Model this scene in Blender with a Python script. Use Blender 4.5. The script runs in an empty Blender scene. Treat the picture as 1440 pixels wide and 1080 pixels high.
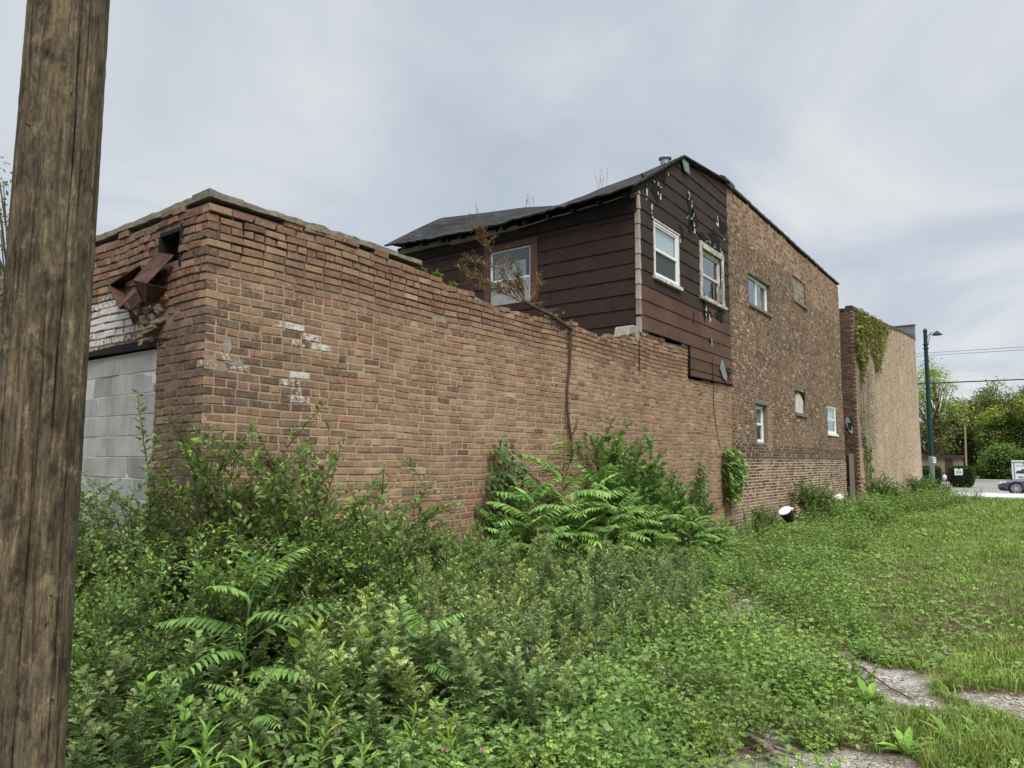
import bpy, bmesh, math, random
import numpy as np
from mathutils import Matrix, Vector
R = random.Random(11)
G = np.random.default_rng(11)
scene = bpy.context.scene
COL = scene.collection
rad = math.radians

# ------------------------------------------------------------------ camera
CAM = np.array([5.73, -3.22, 1.65])
YAW, FPX = rad(36.6), 985.0
PITCH = math.atan((646.0 - 540.0) / FPX)
ROLL = math.atan(0.006)
fh = np.array([-math.sin(YAW), math.cos(YAW), 0]); rt = np.array([math.cos(YAW), math.sin(YAW), 0]); up = np.array([0, 0, 1.0])
fw = fh * math.cos(PITCH) + up * math.sin(PITCH)
u0 = -fh * math.sin(PITCH) + up * math.cos(PITCH)
Rv = rt * math.cos(ROLL) + u0 * math.sin(ROLL)
Uv = -rt * math.sin(ROLL) + u0 * math.cos(ROLL)
cd = bpy.data.cameras.new("camera"); cam = bpy.data.objects.new("camera", cd); COL.objects.link(cam)
cam.matrix_world = Matrix(((Rv[0], Uv[0], -fw[0], CAM[0]), (Rv[1], Uv[1], -fw[1], CAM[1]), (Rv[2], Uv[2], -fw[2], CAM[2]), (0, 0, 0, 1)))
cd.sensor_fit = 'HORIZONTAL'; cd.sensor_width = 36.0; cd.lens = 36.0 * FPX / 1440.0
cd.clip_start = 0.05; cd.clip_end = 2000
scene.camera = cam

# ------------------------------------------------------------------ sky, sun, exposure
SUN_EL, SUN_ROT = rad(52), rad(125)           # rotation measured clockwise from +Y
w = bpy.data.worlds.new("World"); scene.world = w; w.use_nodes = True
nt = w.node_tree; nt.nodes.clear()
def N(tree, typ, **kw):
    n = tree.nodes.new(typ)
    for k, v in kw.items(): setattr(n, k, v)
    return n
def L(tree, a, b): tree.links.new(a, b)
sky = N(nt, 'ShaderNodeTexSky'); sky.sky_type = 'NISHITA'; sky.sun_disc = False
sky.sun_elevation = SUN_EL; sky.sun_rotation = SUN_ROT
tc = N(nt, 'ShaderNodeTexCoord'); sep = N(nt, 'ShaderNodeSeparateXYZ'); L(nt, tc.outputs['Generated'], sep.inputs[0])
zc = N(nt, 'ShaderNodeMath', operation='MAXIMUM'); L(nt, sep.outputs[2], zc.inputs[0]); zc.inputs[1].default_value = 0.0
zp = N(nt, 'ShaderNodeMath', operation='ADD'); L(nt, zc.outputs[0], zp.inputs[0]); zp.inputs[1].default_value = 0.22
dx = N(nt, 'ShaderNodeMath', operation='DIVIDE'); L(nt, sep.outputs[0], dx.inputs[0]); L(nt, zp.outputs[0], dx.inputs[1])
dy = N(nt, 'ShaderNodeMath', operation='DIVIDE'); L(nt, sep.outputs[1], dy.inputs[0]); L(nt, zp.outputs[0], dy.inputs[1])
cb = N(nt, 'ShaderNodeCombineXYZ'); L(nt, dx.outputs[0], cb.inputs[0]); L(nt, dy.outputs[0], cb.inputs[1])
n1 = N(nt, 'ShaderNodeTexNoise'); n1.inputs['Scale'].default_value = 1.2; n1.inputs['Detail'].default_value = 6; n1.inputs['Roughness'].default_value = 0.52; n1.inputs['Distortion'].default_value = 0.6
L(nt, cb.outputs[0], n1.inputs['Vector'])
dt = N(nt, 'ShaderNodeVectorMath', operation='DOT_PRODUCT'); L(nt, tc.outputs['Generated'], dt.inputs[0]); dt.inputs[1].default_value = (0.6, 0.8, 0.0)   # thinner cloud to one side
br_ = N(nt, 'ShaderNodeMath', operation='MULTIPLY_ADD'); L(nt, dt.outputs['Value'], br_.inputs[0]); br_.inputs[1].default_value = 0.09; L(nt, n1.outputs['Fac'], br_.inputs[2])
rp = N(nt, 'ShaderNodeValToRGB'); L(nt, br_.outputs[0], rp.inputs[0])
e = rp.color_ramp.elements
e[0].position = 0.38; e[0].color = (0.52, 0.58, 0.665, 1)
e[1].position = 0.66; e[1].color = (0.79, 0.82, 0.83, 1)
m_ = rp.color_ramp.elements.new(0.52); m_.color = (0.61, 0.66, 0.735, 1)
# overcast dome: brighter overhead than at the horizon
mr = N(nt, 'ShaderNodeMapRange'); L(nt, sep.outputs[2], mr.inputs[0])
mr.inputs[1].default_value = 0.64; mr.inputs[2].default_value = 1.0; mr.inputs[3].default_value = 1.0; mr.inputs[4].default_value = 6.0
mul = N(nt, 'ShaderNodeVectorMath', operation='SCALE'); L(nt, rp.outputs[0], mul.inputs[0]); L(nt, mr.outputs[0], mul.inputs['Scale'])
bg1 = N(nt, 'ShaderNodeBackground'); L(nt, sky.outputs[0], bg1.inputs[0]); bg1.inputs[1].default_value = 0.05
bg2 = N(nt, 'ShaderNodeBackground'); L(nt, mul.outputs[0], bg2.inputs[0]); bg2.inputs[1].default_value = 0.50
mx = N(nt, 'ShaderNodeMixShader'); mx.inputs[0].default_value = 0.9; L(nt, bg1.outputs[0], mx.inputs[1]); L(nt, bg2.outputs[0], mx.inputs[2])
wo = N(nt, 'ShaderNodeOutputWorld'); L(nt, mx.outputs[0], wo.inputs[0])
sl = bpy.data.lights.new("sun", 'SUN'); sl.energy = 1.5; sl.angle = rad(25); sl.color = (1.0, 0.96, 0.9)
so = bpy.data.objects.new("sun", sl); COL.objects.link(so)
sd = Vector((math.sin(SUN_ROT) * math.cos(SUN_EL), math.cos(SUN_ROT) * math.cos(SUN_EL), math.sin(SUN_EL)))
so.rotation_euler = sd.to_track_quat('Z', 'Y').to_euler(); so.location = (20, -10, 30)
vs = scene.view_settings; vs.view_transform = 'Standard'; vs.look = 'None'; vs.gamma = 1.0; vs.use_curve_mapping = False
vs.exposure = 1.0
scene.cycles.max_bounces = 6; scene.cycles.transparent_max_bounces = 8

# ------------------------------------------------------------------ helpers
def S(r, g, b):
    f = lambda c: (c / 255 / 12.92) if c / 255 <= 0.04045 else ((c / 255 + 0.055) / 1.055) ** 2.4
    return np.array([f(r), f(g), f(b)])
def wloc(o):
    v = Vector((0, 0, 0))
    while o is not None: v = v + o.location; o = o.parent
    return np.array(v)
def tag(o, label=None, cat=None, group=None, kind=None):
    if label: o['label'] = label
    if cat: o['category'] = cat
    if group: o['group'] = group
    if kind: o['kind'] = kind
    return o
def thing(name, label, cat, loc=(0, 0, 0), group=None):
    o = bpy.data.objects.new(name, None); COL.objects.link(o); o.location = loc; o.empty_display_size = 0.2
    return tag(o, label, cat, group)
def make(name, V, F, mat, parent=None, smooth=False, col=None, pt=None, local=False, bevel=0, solid=0):
    V = np.asarray(V, dtype=np.float64).reshape(-1, 3)
    if parent is not None and not local: V = V - wloc(parent)
    me = bpy.data.meshes.new(name)
    if isinstance(F, np.ndarray):
        M, K = F.shape
        me.vertices.add(len(V)); me.vertices.foreach_set('co', V.astype(np.float32).ravel())
        me.loops.add(M * K); me.loops.foreach_set('vertex_index', F.astype(np.int32).ravel())
        me.polygons.add(M); me.polygons.foreach_set('loop_start', np.arange(0, M * K, K, dtype=np.int32))
        me.update(calc_edges=True); me.validate()
    else:
        me.from_pydata([tuple(v) for v in V], [], [tuple(f) for f in F]); me.update()
    me.polygons.foreach_set('use_smooth', np.full(len(me.polygons), bool(smooth)))
    if col is not None:
        c = np.ones((len(V), 4), dtype=np.float32); c[:, :3] = np.asarray(col).reshape(-1, 3)
        at = me.color_attributes.new('Col', 'FLOAT_COLOR', 'POINT'); at.data.foreach_set('color', c.ravel())
    if pt is not None:
        at = me.attributes.new('pt', 'FLOAT', 'POINT'); at.data.foreach_set('value', np.asarray(pt, dtype=np.float32))
    me.materials.append(mat)
    o = bpy.data.objects.new(name, me); COL.objects.link(o)
    if parent is not None: o.parent = parent
    if solid: md = o.modifiers.new('solid', 'SOLIDIFY'); md.thickness = solid; md.offset = 0
    if bevel: md = o.modifiers.new('bevel', 'BEVEL'); md.width = bevel; md.segments = 2; md.limit_method = 'ANGLE'
    return o
class Fr:                                     # a wall's own axes: u along, z up, n outward
    def __init__(s, org, u, n): s.o = np.array(org, float); s.u = np.array(u, float); s.n = np.array(n, float)
    def __call__(s, u, z, n=0): return s.o + s.u * u + s.n * n + np.array([0, 0, z])
class MB:
    def __init__(s): s.V = []; s.F = []; s.C = []
    def add(s, V, F, c=None):
        b = len(s.V); s.V += [np.asarray(v, float) for v in V]; s.F += [[i + b for i in f] for f in F]
        s.C += [c if c is not None else (1, 1, 1)] * len(V); return s
    def hexa(s, P, c=None):                   # 8 points: bottom ring, top ring
        return s.add(P, [(3, 2, 1, 0), (4, 5, 6, 7), (0, 1, 5, 4), (1, 2, 6, 5), (2, 3, 7, 6), (3, 0, 4, 7)], c)
    def box(s, a, b, c=None):
        x0, y0, z0 = a; x1, y1, z1 = b
        return s.hexa([(x0, y0, z0), (x1, y0, z0), (x1, y1, z0), (x0, y1, z0), (x0, y0, z1), (x1, y0, z1), (x1, y1, z1), (x0, y1, z1)], c)
    def lbox(s, fr, u0, u1, z0, z1, n0, n1, c=None):
        return s.hexa([fr(u0, z0, n0), fr(u1, z0, n0), fr(u1, z0, n1), fr(u0, z0, n1), fr(u0, z1, n0), fr(u1, z1, n0), fr(u1, z1, n1), fr(u0, z1, n1)], c)
    def tube(s, P, r, n=8, caps=True, c=None):
        P = [np.asarray(p, float) for p in P]
        if not hasattr(r, '__len__'): r = [r] * len(P)
        ring = []; prev = None
        for i, p in enumerate(P):
            d = P[min(i + 1, len(P) - 1)] - P[max(i - 1, 0)]; d = d / (np.linalg.norm(d) + 1e-9)
            a = prev if prev is not None else (np.array([1, 0, 0]) if abs(d[0]) < 0.9 else np.array([0, 1, 0]))
            a = a - d * (a @ d); a /= np.linalg.norm(a) + 1e-9; prev = a; b = np.cross(d, a)
            ring.append([p + (a * math.cos(2 * math.pi * k / n) + b * math.sin(2 * math.pi * k / n)) * r[i] for k in range(n)])
        V = [v for q in ring for v in q]; F = []
        for i in range(len(P) - 1):
            for k in range(n): F.append((i * n + k, i * n + (k + 1) % n, (i + 1) * n + (k + 1) % n, (i + 1) * n + k))
        if caps: F.append(tuple(range(n - 1, -1, -1))); F.append(tuple((len(P) - 1) * n + k for k in range(n)))
        return s.add(V, F, c)
    def prism(s, poly, ext, c=None):
        n = len(poly); ext = np.asarray(ext, float); P = [np.asarray(p, float) for p in poly]
        V = P + [p + ext for p in P]
        F = [tuple(range(n - 1, -1, -1)), tuple(range(n, 2 * n))] + [(i, (i + 1) % n, n + (i + 1) % n, n + i) for i in range(n)]
        return s.add(V, F, c)
    def rev(s, prof, ctr, n=24, axis=2, c=None, caps=True):   # lathe around z
        V = []; F = []
        for r, z in prof:
            for k in range(n): V.append(np.array([r * math.cos(2 * math.pi * k / n), r * math.sin(2 * math.pi * k / n), z]))
        for i in range(len(prof) - 1):
            for k in range(n): F.append((i * n + k, i * n + (k + 1) % n, (i + 1) * n + (k + 1) % n, (i + 1) * n + k))
        if caps: F.append(tuple(range(n - 1, -1, -1))); F.append(tuple((len(prof) - 1) * n + k for k in range(n)))
        if axis == 0: V = [np.array([v[2], v[0], v[1]]) for v in V]
        if axis == 1: V = [np.array([v[1], v[2], v[0]]) for v in V]
        return s.add([v + np.asarray(ctr) for v in V], F, c)
    def build(s, name, mat, parent=None, smooth=False, bevel=0, local=False, col=False):
        return make(name, np.array(s.V), s.F, mat, parent, smooth, col=np.array(s.C) if col else None, bevel=bevel, local=local)
def copy_tree(o, parent=None):
    c = o.copy(); COL.objects.link(c); c.parent = parent
    for ch in o.children: copy_tree(ch, c)
    return c
def vn(x, seed=0):                             # cheap smooth 1-D noise
    return (math.sin(x * 1.7 + seed) + math.sin(x * 3.1 + seed * 2.3) * 0.6 + math.sin(x * 6.7 + seed * 1.1) * 0.35) / 1.95

# ------------------------------------------------------------------ materials
def new_mat(name):
    m = bpy.data.materials.new(name); m.use_nodes = True; t = m.node_tree
    return m, t, t.nodes['Principled BSDF']
def tex(t, scale=(1, 1, 1), kind='Object'):
    c = N(t, 'ShaderNodeTexCoord'); mp = N(t, 'ShaderNodeMapping'); mp.inputs['Scale'].default_value = scale
    L(t, c.outputs[kind], mp.inputs[0]); return mp.outputs[0]
def noise(t, vec, scale=1, detail=4, rough=0.55, dist=0):
    n = N(t, 'ShaderNodeTexNoise'); n.inputs['Scale'].default_value = scale; n.inputs['Detail'].default_value = detail
    n.inputs['Roughness'].default_value = rough; n.inputs['Distortion'].default_value = dist
    if vec is not None: L(t, vec, n.inputs['Vector'])
    return n.outputs['Fac']
def mrange(t, v, a, b, c, d, smooth=False):
    n = N(t, 'ShaderNodeMapRange'); n.inputs[1].default_value = a; n.inputs[2].default_value = b; n.inputs[3].default_value = c; n.inputs[4].default_value = d
    if smooth: n.interpolation_type = 'SMOOTHSTEP'
    L(t, v, n.inputs[0]); return n.outputs[0]
def mixc(t, fac, a, b, mode='MIX'):
    n = N(t, 'ShaderNodeMix'); n.data_type = 'RGBA'; n.blend_type = mode
    if hasattr(fac, 'links'): L(t, fac, n.inputs[0])
    else: n.inputs[0].default_value = fac
    for s_, v in ((n.inputs[6], a), (n.inputs[7], b)):
        if hasattr(v, 'links'): L(t, v, s_)
        else: s_.default_value = (*v[:3], 1)
    return n.outputs[2]
def scalec(t, colr, fac):
    n = N(t, 'ShaderNodeVectorMath', operation='SCALE')
    L(t, colr, n.inputs[0]); L(t, fac, n.inputs['Scale']); return n.outputs[0]
def mth(t, op, a, b=None):
    n = N(t, 'ShaderNodeMath', operation=op)
    for i, v in enumerate((a, b)):
        if v is None: continue
        if hasattr(v, 'links'): L(t, v, n.inputs[i])
        else: n.inputs[i].default_value = v
    return n.outputs[0]
def bump(t, bsdf, h, strength=0.5, dist=0.01):
    b = N(t, 'ShaderNodeBump'); b.inputs['Strength'].default_value = strength; b.inputs['Distance'].default_value = dist
    L(t, h, b.inputs['Height']); L(t, b.outputs[0], bsdf.inputs['Normal'])
def attr(t, name='Col'):
    a = N(t, 'ShaderNodeAttribute'); a.attribute_name = name; return a
def simple(name, rgb, rough=0.7, var=0.25, scale=8, metal=0, bmp=0.2, streak=None, spec=0.3, rgb2=None, bd=0.005):
    m, t, b = new_mat(name)
    v = tex(t, streak or (1, 1, 1)); n = noise(t, v, scale, 6, 0.6)
    if rgb2 is None: c = scalec(t, mixc(t, 0.0, rgb, rgb), mrange(t, n, 0.25, 0.75, 1 - var, 1 + var))
    else: c = mixc(t, mrange(t, n, 0.38, 0.62, 0, 1), rgb, rgb2)
    L(t, c, b.inputs['Base Color']); b.inputs['Roughness'].default_value = rough; b.inputs['Metallic'].default_value = metal
    b.inputs['Specular IOR Level'].default_value = spec
    if bmp: bump(t, b, noise(t, v, scale * 4, 5, 0.65), bmp, bd)
    return m

def brick_material():
    m, t, b = new_mat('brick')
    a = attr(t); o = tex(t)
    big = noise(t, o, 0.7, 5, 0.6); mid = noise(t, o, 9, 5, 0.7); fine = noise(t, o, 90, 4, 0.7)
    ad = N(t, 'ShaderNodeVectorMath', operation='MULTIPLY_ADD'); L(t, a.outputs['Color'], ad.inputs[0]); ad.inputs[1].default_value = (900, 900, 900); L(t, tex(t, (48, 48, 9)), ad.inputs[2])
    stripe = noise(t, ad.outputs[0], 1, 3, 0.6)            # handling marks up and down each brick
    f = mth(t, 'MULTIPLY', mrange(t, big, 0.3, 0.7, 0.80, 1.14), mrange(t, mid, 0.25, 0.75, 0.74, 1.26))
    f = mth(t, 'MULTIPLY', f, mrange(t, stripe, 0.3, 0.7, 0.82, 1.16))
    f = mth(t, 'MULTIPLY', f, mrange(t, fine, 0.3, 0.7, 0.85, 1.15))
    f = mth(t, 'MULTIPLY', f, mrange(t, noise(t, tex(t, (2.6, 2.6, .28)), 1, 4, 0.6), 0.32, 0.68, 0.80, 1.12))   # rain streaks
    c = scalec(t, a.outputs['Color'], f)
    hz = mth(t, 'MULTIPLY', mrange(t, noise(t, o, 22, 7, 0.75), 0.45, 0.70, 0, 0.85), mrange(t, noise(t, o, 1.1, 3), 0.3, 0.7, 0.25, 1.0))
    c = mixc(t, hz, c, S(166, 146, 122))                        # mortar smeared over the faces
    # lime and old paint clinging to some bricks
    p = attr(t, 'pt'); pm = noise(t, o, 16, 6, 0.75)
    lo = mth(t, 'SUBTRACT', 1.0, p.outputs['Fac'])
    k = mrange(t, mth(t, 'SUBTRACT', pm, mth(t, 'ADD', mth(t, 'MULTIPLY', lo, 0.5), 0.24)), 0.0, 0.1, 0, 0.9)
    c = mixc(t, k, c, (0.62, 0.6, 0.56))
    L(t, c, b.inputs['Base Color']); b.inputs['Roughness'].default_value = 0.92; b.inputs['Specular IOR Level'].default_value = 0.15
    bump(t, b, mth(t, 'ADD', noise(t, o, 40, 6, 0.75), mth(t, 'MULTIPLY', stripe, 0.4)), 0.7, 0.006)
    return m
M = {}
M['brick'] = brick_material()
def mortar_material():
    m, t, b = new_mat('mortar'); a = attr(t); o = tex(t)
    f = mth(t, 'MULTIPLY', mrange(t, noise(t, o, 3, 5), 0.3, 0.7, 0.75, 1.15), mrange(t, noise(t, o, 60, 4, 0.7), 0.3, 0.7, 0.75, 1.2))
    L(t, scalec(t, a.outputs['Color'], f), b.inputs['Base Color']); b.inputs['Roughness'].default_value = 0.95; b.inputs['Specular IOR Level'].default_value = 0.1
    bump(t, b, noise(t, o, 50, 6, 0.75), 0.8, 0.008); return m
M['mortar'] = mortar_material()
def col_material(name, rough=0.7, spec=0.3, bs=40, bst=0.3, var=0.2):
    m, t, b = new_mat(name); a = attr(t); o = tex(t)
    f = mth(t, 'MULTIPLY', mrange(t, noise(t, o, 5, 6, 0.65), 0.3, 0.7, 1 - var, 1 + var), mrange(t, noise(t, o, 70, 3, 0.7), 0.3, 0.7, 1 - var * .6, 1 + var * .6))
    L(t, scalec(t, a.outputs['Color'], f), b.inputs['Base Color']); b.inputs['Roughness'].default_value = rough; b.inputs['Specular IOR Level'].default_value = spec
    if bst: bump(t, b, noise(t, o, bs, 5, 0.7), bst, 0.006)
    return m
M['tinted'] = col_material('tinted')
def siding_material():
    m, t, b = new_mat('siding'); a = attr(t); o = tex(t)
    grain = noise(t, tex(t, (60, 60, 3)), 1, 4, 0.65)            # fine vertical wood-grain embossing
    f = mth(t, 'MULTIPLY', mrange(t, grain, 0.3, 0.7, 0.8, 1.18), mrange(t, noise(t, o, 1.6, 6, 0.65), 0.3, 0.7, 0.8, 1.2))
    c = scalec(t, a.outputs['Color'], f)
    sp = noise(t, tex(t, (9, 9, 2.5)), 1, 6, 0.75)
    p = attr(t, 'pt')
    k = mth(t, 'MULTIPLY', mrange(t, sp, 0.59, 0.64, 0, 1), p.outputs['Fac'])   # flaked spots down to black felt
    c = mixc(t, k, c, (0.008, 0.008, 0.009))
    L(t, c, b.inputs['Base Color']); b.inputs['Roughness'].default_value = 0.75; b.inputs['Specular IOR Level'].default_value = 0.25
    bump(t, b, mth(t, 'ADD', mth(t, 'MULTIPLY', grain, 0.35), noise(t, o, 4, 4, 0.6)), 0.3, 0.02); return m
M['siding'] = siding_material()
M['concrete'] = simple('concrete', S(150, 145, 132), 0.95, 0.35, 14, bmp=0.9, bd=0.012, spec=0.1)
M['coping'] = simple('coping_concrete', S(128, 121, 106), 0.95, 0.5, 22, bmp=1.0, bd=0.02, spec=0.1)
M['stone'] = simple('sill_stone', S(120, 112, 102), 0.9, 0.25, 10, spec=0.15)
M['greystone'] = simple('grey_stone', S(118, 120, 122), 0.9, 0.35, 3, spec=0.15)
M['rust'] = simple('rusty_sheet', S(58, 40, 32), 0.9, 0.4, 7, metal=0.0, rgb2=S(88, 60, 47), bmp=0.5)
M['rustdark'] = simple('rusty_inside', S(48, 30, 24), 0.9, 0.4, 9, rgb2=S(74, 46, 36), bmp=0.4)
M['dark'] = simple('dark_interior', (0.012, 0.012, 0.014), 0.95, 0.3, 3, bmp=0, spec=0.05)
M['wood_shade'] = simple('dark_wood_shade', S(42, 40, 38), 0.95, 0.5, 12, streak=(1, 1, 8), bmp=0.5, spec=0.1)  # dark timber, also used as painted shade in gaps and inside hedges
M['white'] = simple('white_vinyl', S(222, 224, 224), 0.5, 0.06, 6, bmp=0.05)
M['oldwhite'] = simple('flaking_white_paint', S(214, 212, 205), 0.85, 0.2, 18, rgb2=S(160, 154, 144), streak=(1, 1, 0.4), bmp=0.6)
M['wornwhite'] = simple('worn_white_paint', S(204, 201, 194), 0.9, 0.2, 14, rgb2=S(128, 120, 110), streak=(1, 1, 0.5), bmp=0.6)
M['browntrim'] = simple('faded_brown_paint', S(84, 60, 49), 0.8, 0.3, 10, streak=(3, 3, 1), bmp=0.3)
M['blind'] = simple('window_blind', S(232, 236, 234), 0.7, 0.05, 3, bmp=0)
M['curtain'] = simple('curtain', S(200, 200, 192), 0.9, 0.25, 14, streak=(3, 3, 0.4), bmp=0.2)
M['screen'] = simple('insect_screen', S(62, 66, 68), 0.6, 0.2, 4, bmp=0)
M['greypanel'] = simple('grey_panel', S(150, 148, 144), 0.85, 0.22, 5, streak=(2, 2, 0.7))
M['tar'] = simple('tar_roof', S(60, 60, 60), 0.95, 0.3, 5)
M['tile'] = simple('dark_clay_tile', S(62, 55, 52), 0.7, 0.45, 6, bmp=0.3)
M['felt'] = simple('black_felt', (0.012, 0.012, 0.013), 0.9, 0.5, 12, bmp=0.5, spec=0.15)
M['galv'] = simple('galvanised', S(150, 158, 165), 0.5, 0.25, 8, metal=0.5)
M['greymetal'] = simple('grey_sheet', S(118, 124, 128), 0.55, 0.2, 5)
M['barewood'] = simple('weathered_wood', S(140, 128, 112), 0.9, 0.35, 4, streak=(20, 20, 1.5), bmp=0.4)
M['deadwood'] = simple('dead_bark', S(84, 70, 58), 0.95, 0.4, 14, streak=(2, 2, .5), bmp=0.8, spec=0.1)
M['twig'] = simple('dry_twig', S(122, 104, 84), 0.95, 0.3, 20, bmp=0, spec=0.1)
M['log'] = simple('weathered_branch', S(128, 116, 100), 0.95, 0.4, 9, streak=(4, 4, 4), rgb2=S(76, 66, 56), bmp=0.7, spec=0.1)
M['bark'] = simple('tree_bark', S(96, 86, 72), 0.95, 0.35, 3, bmp=0.4, spec=0.1)
M['stem'] = simple('green_stem', S(92, 104, 62), 0.8, 0.3, 10, bmp=0)
M['woodstem'] = simple('woody_stem', S(92, 80, 62), 0.9, 0.3, 10, bmp=0)
M['rubber'] = simple('black_rubber', (0.015, 0.015, 0.016), 0.8, 0.2, 10, bmp=0)
M['plastic'] = simple('black_plastic', (0.012, 0.014, 0.018), 0.3, 0.3, 3, bmp=0.3, spec=0.6, bd=0.02)
M['wire'] = simple('wire_black', (0.02, 0.022, 0.026), 0.6, 0.1, 5, bmp=0)
M['wiregrey'] = simple('wire_grey', S(120, 128, 140), 0.6, 0.1, 5, bmp=0)
M['lampgreen'] = simple('dark_green_paint', S(22, 56, 52), 0.5, 0.25, 2, streak=(1, 1, .3), bmp=0.1)
M['lampbase'] = simple('worn_grey_green', S(92, 108, 98), 0.7, 0.2, 3, bmp=0.1)
M['black'] = simple('black_paint', (0.014, 0.015, 0.017), 0.5, 0.2, 4, bmp=0)
M['signwhite'] = simple('sign_white', S(225, 226, 226), 0.6, 0.05, 4, bmp=0)
M['signprint'] = simple('sign_print', S(70, 74, 84), 0.6, 0.1, 4, bmp=0)
M['signred'] = simple('sign_red', S(150, 82, 84), 0.6, 0.1, 4, bmp=0)
M['carpaint'] = simple('car_paint', S(78, 82, 92), 0.25, 0.05, 2, metal=0.4, bmp=0, spec=0.6)
M['rim'] = simple('alloy_rim', S(178, 182, 186), 0.3, 0.05, 3, metal=0.7, bmp=0)
M['lens'] = simple('headlight_lens', S(205, 210, 214), 0.15, 0.05, 3, bmp=0, spec=0.7)
M['glassdark'] = simple('car_glass', (0.02, 0.024, 0.028), 0.06, 0.05, 3, bmp=0, spec=0.7)
M['shed'] = simple('shed_wall', S(132, 120, 104), 0.9, 0.2, 1, spec=0.1)
M['shedroof'] = simple('shed_roof', S(72, 60, 56), 0.9, 0.25, 2, spec=0.1)
M['bag'] = simple('white_bag', S(215, 214, 210), 0.6, 0.12, 12, bmp=0.4)
M['paper'] = simple('litter_white', S(222, 220, 214), 0.7, 0.1, 20, bmp=0.2)
def glass_material():
    m = bpy.data.materials.new('window_glass'); m.use_nodes = True; t = m.node_tree; t.nodes.clear()
    g = N(t, 'ShaderNodeBsdfGlossy'); g.inputs['Roughness'].default_value = 0.03; g.inputs['Color'].default_value = (0.95, 0.97, 1, 1)
    tr = N(t, 'ShaderNodeBsdfTransparent'); tr.inputs['Color'].default_value = (0.82, 0.86, 0.87, 1)
    fr = N(t, 'ShaderNodeLayerWeight'); fr.inputs['Blend'].default_value = 0.5
    nz = noise(t, tex(t), 1.2, 2); bp = N(t, 'ShaderNodeBump'); bp.inputs['Strength'].default_value = 0.05; bp.inputs['Distance'].default_value = 0.05
    L(t, nz, bp.inputs['Height']); L(t, bp.outputs[0], g.inputs['Normal'])
    k = mrange(t, mth(t, 'POWER', fr.outputs['Facing'], 4.0), 0, 1, 0.07, 1.0)
    x = N(t, 'ShaderNodeMixShader'); L(t, k, x.inputs[0]); L(t, tr.outputs[0], x.inputs[1]); L(t, g.outputs[0], x.inputs[2])
    o = N(t, 'ShaderNodeOutputMaterial'); L(t, x.outputs[0], o.inputs[0]); return m
M['glass'] = glass_material()
def block_material():
    m, t, b = new_mat('cinder_block'); a = attr(t); o = tex(t)
    f = mth(t, 'MULTIPLY', mth(t, 'MULTIPLY', mrange(t, noise(t, o, 2.2, 5, 0.6), 0.3, 0.7, 0.8, 1.14), mrange(t, noise(t, tex(t, (5, 5, 1.2)), 1, 6, 0.7), 0.5, 0.75, 1.0, 0.7)), mrange(t, noise(t, o, 130, 3, 0.7), 0.3, 0.7, 0.82, 1.16))
    L(t, scalec(t, a.outputs['Color'], f), b.inputs['Base Color']); b.inputs['Roughness'].default_value = 0.95; b.inputs['Specular IOR Level'].default_value = 0.1
    bump(t, b, noise(t, o, 160, 4, 0.7), 0.7, 0.006); return m
M['block'] = block_material()
def shingle_material():
    m, t, b = new_mat('shingle'); o = tex(t)
    bt = N(t, 'ShaderNodeTexBrick'); L(t, tex(t, (1, 1.18, 1)), bt.inputs['Vector']); bt.inputs['Scale'].default_value = 1
    bt.inputs['Brick Width'].default_value = 0.3; bt.inputs['Row Height'].default_value = 0.14; bt.inputs['Mortar Size'].default_value = 0.008
    bt.inputs['Color1'].default_value = (*S(62, 62, 61), 1); bt.inputs['Color2'].default_value = (*S(44, 44, 44), 1); bt.inputs['Mortar'].default_value = (*S(26, 26, 26), 1)
    f = mth(t, 'MULTIPLY', mrange(t, noise(t, o, 1.5, 6, 0.65), 0.3, 0.7, 0.7, 1.25), mrange(t, noise(t, o, 60, 3), 0.3, 0.7, 0.8, 1.2))
    L(t, scalec(t, bt.outputs[0], f), b.inputs['Base Color']); b.inputs['Roughness'].default_value = 0.95; b.inputs['Specular IOR Level'].default_value = 0.12
    bump(t, b, mth(t, 'ADD', bt.outputs['Fac'], noise(t, o, 40, 4)), 0.6, 0.01); return m
M['shingle'] = shingle_material()
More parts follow.
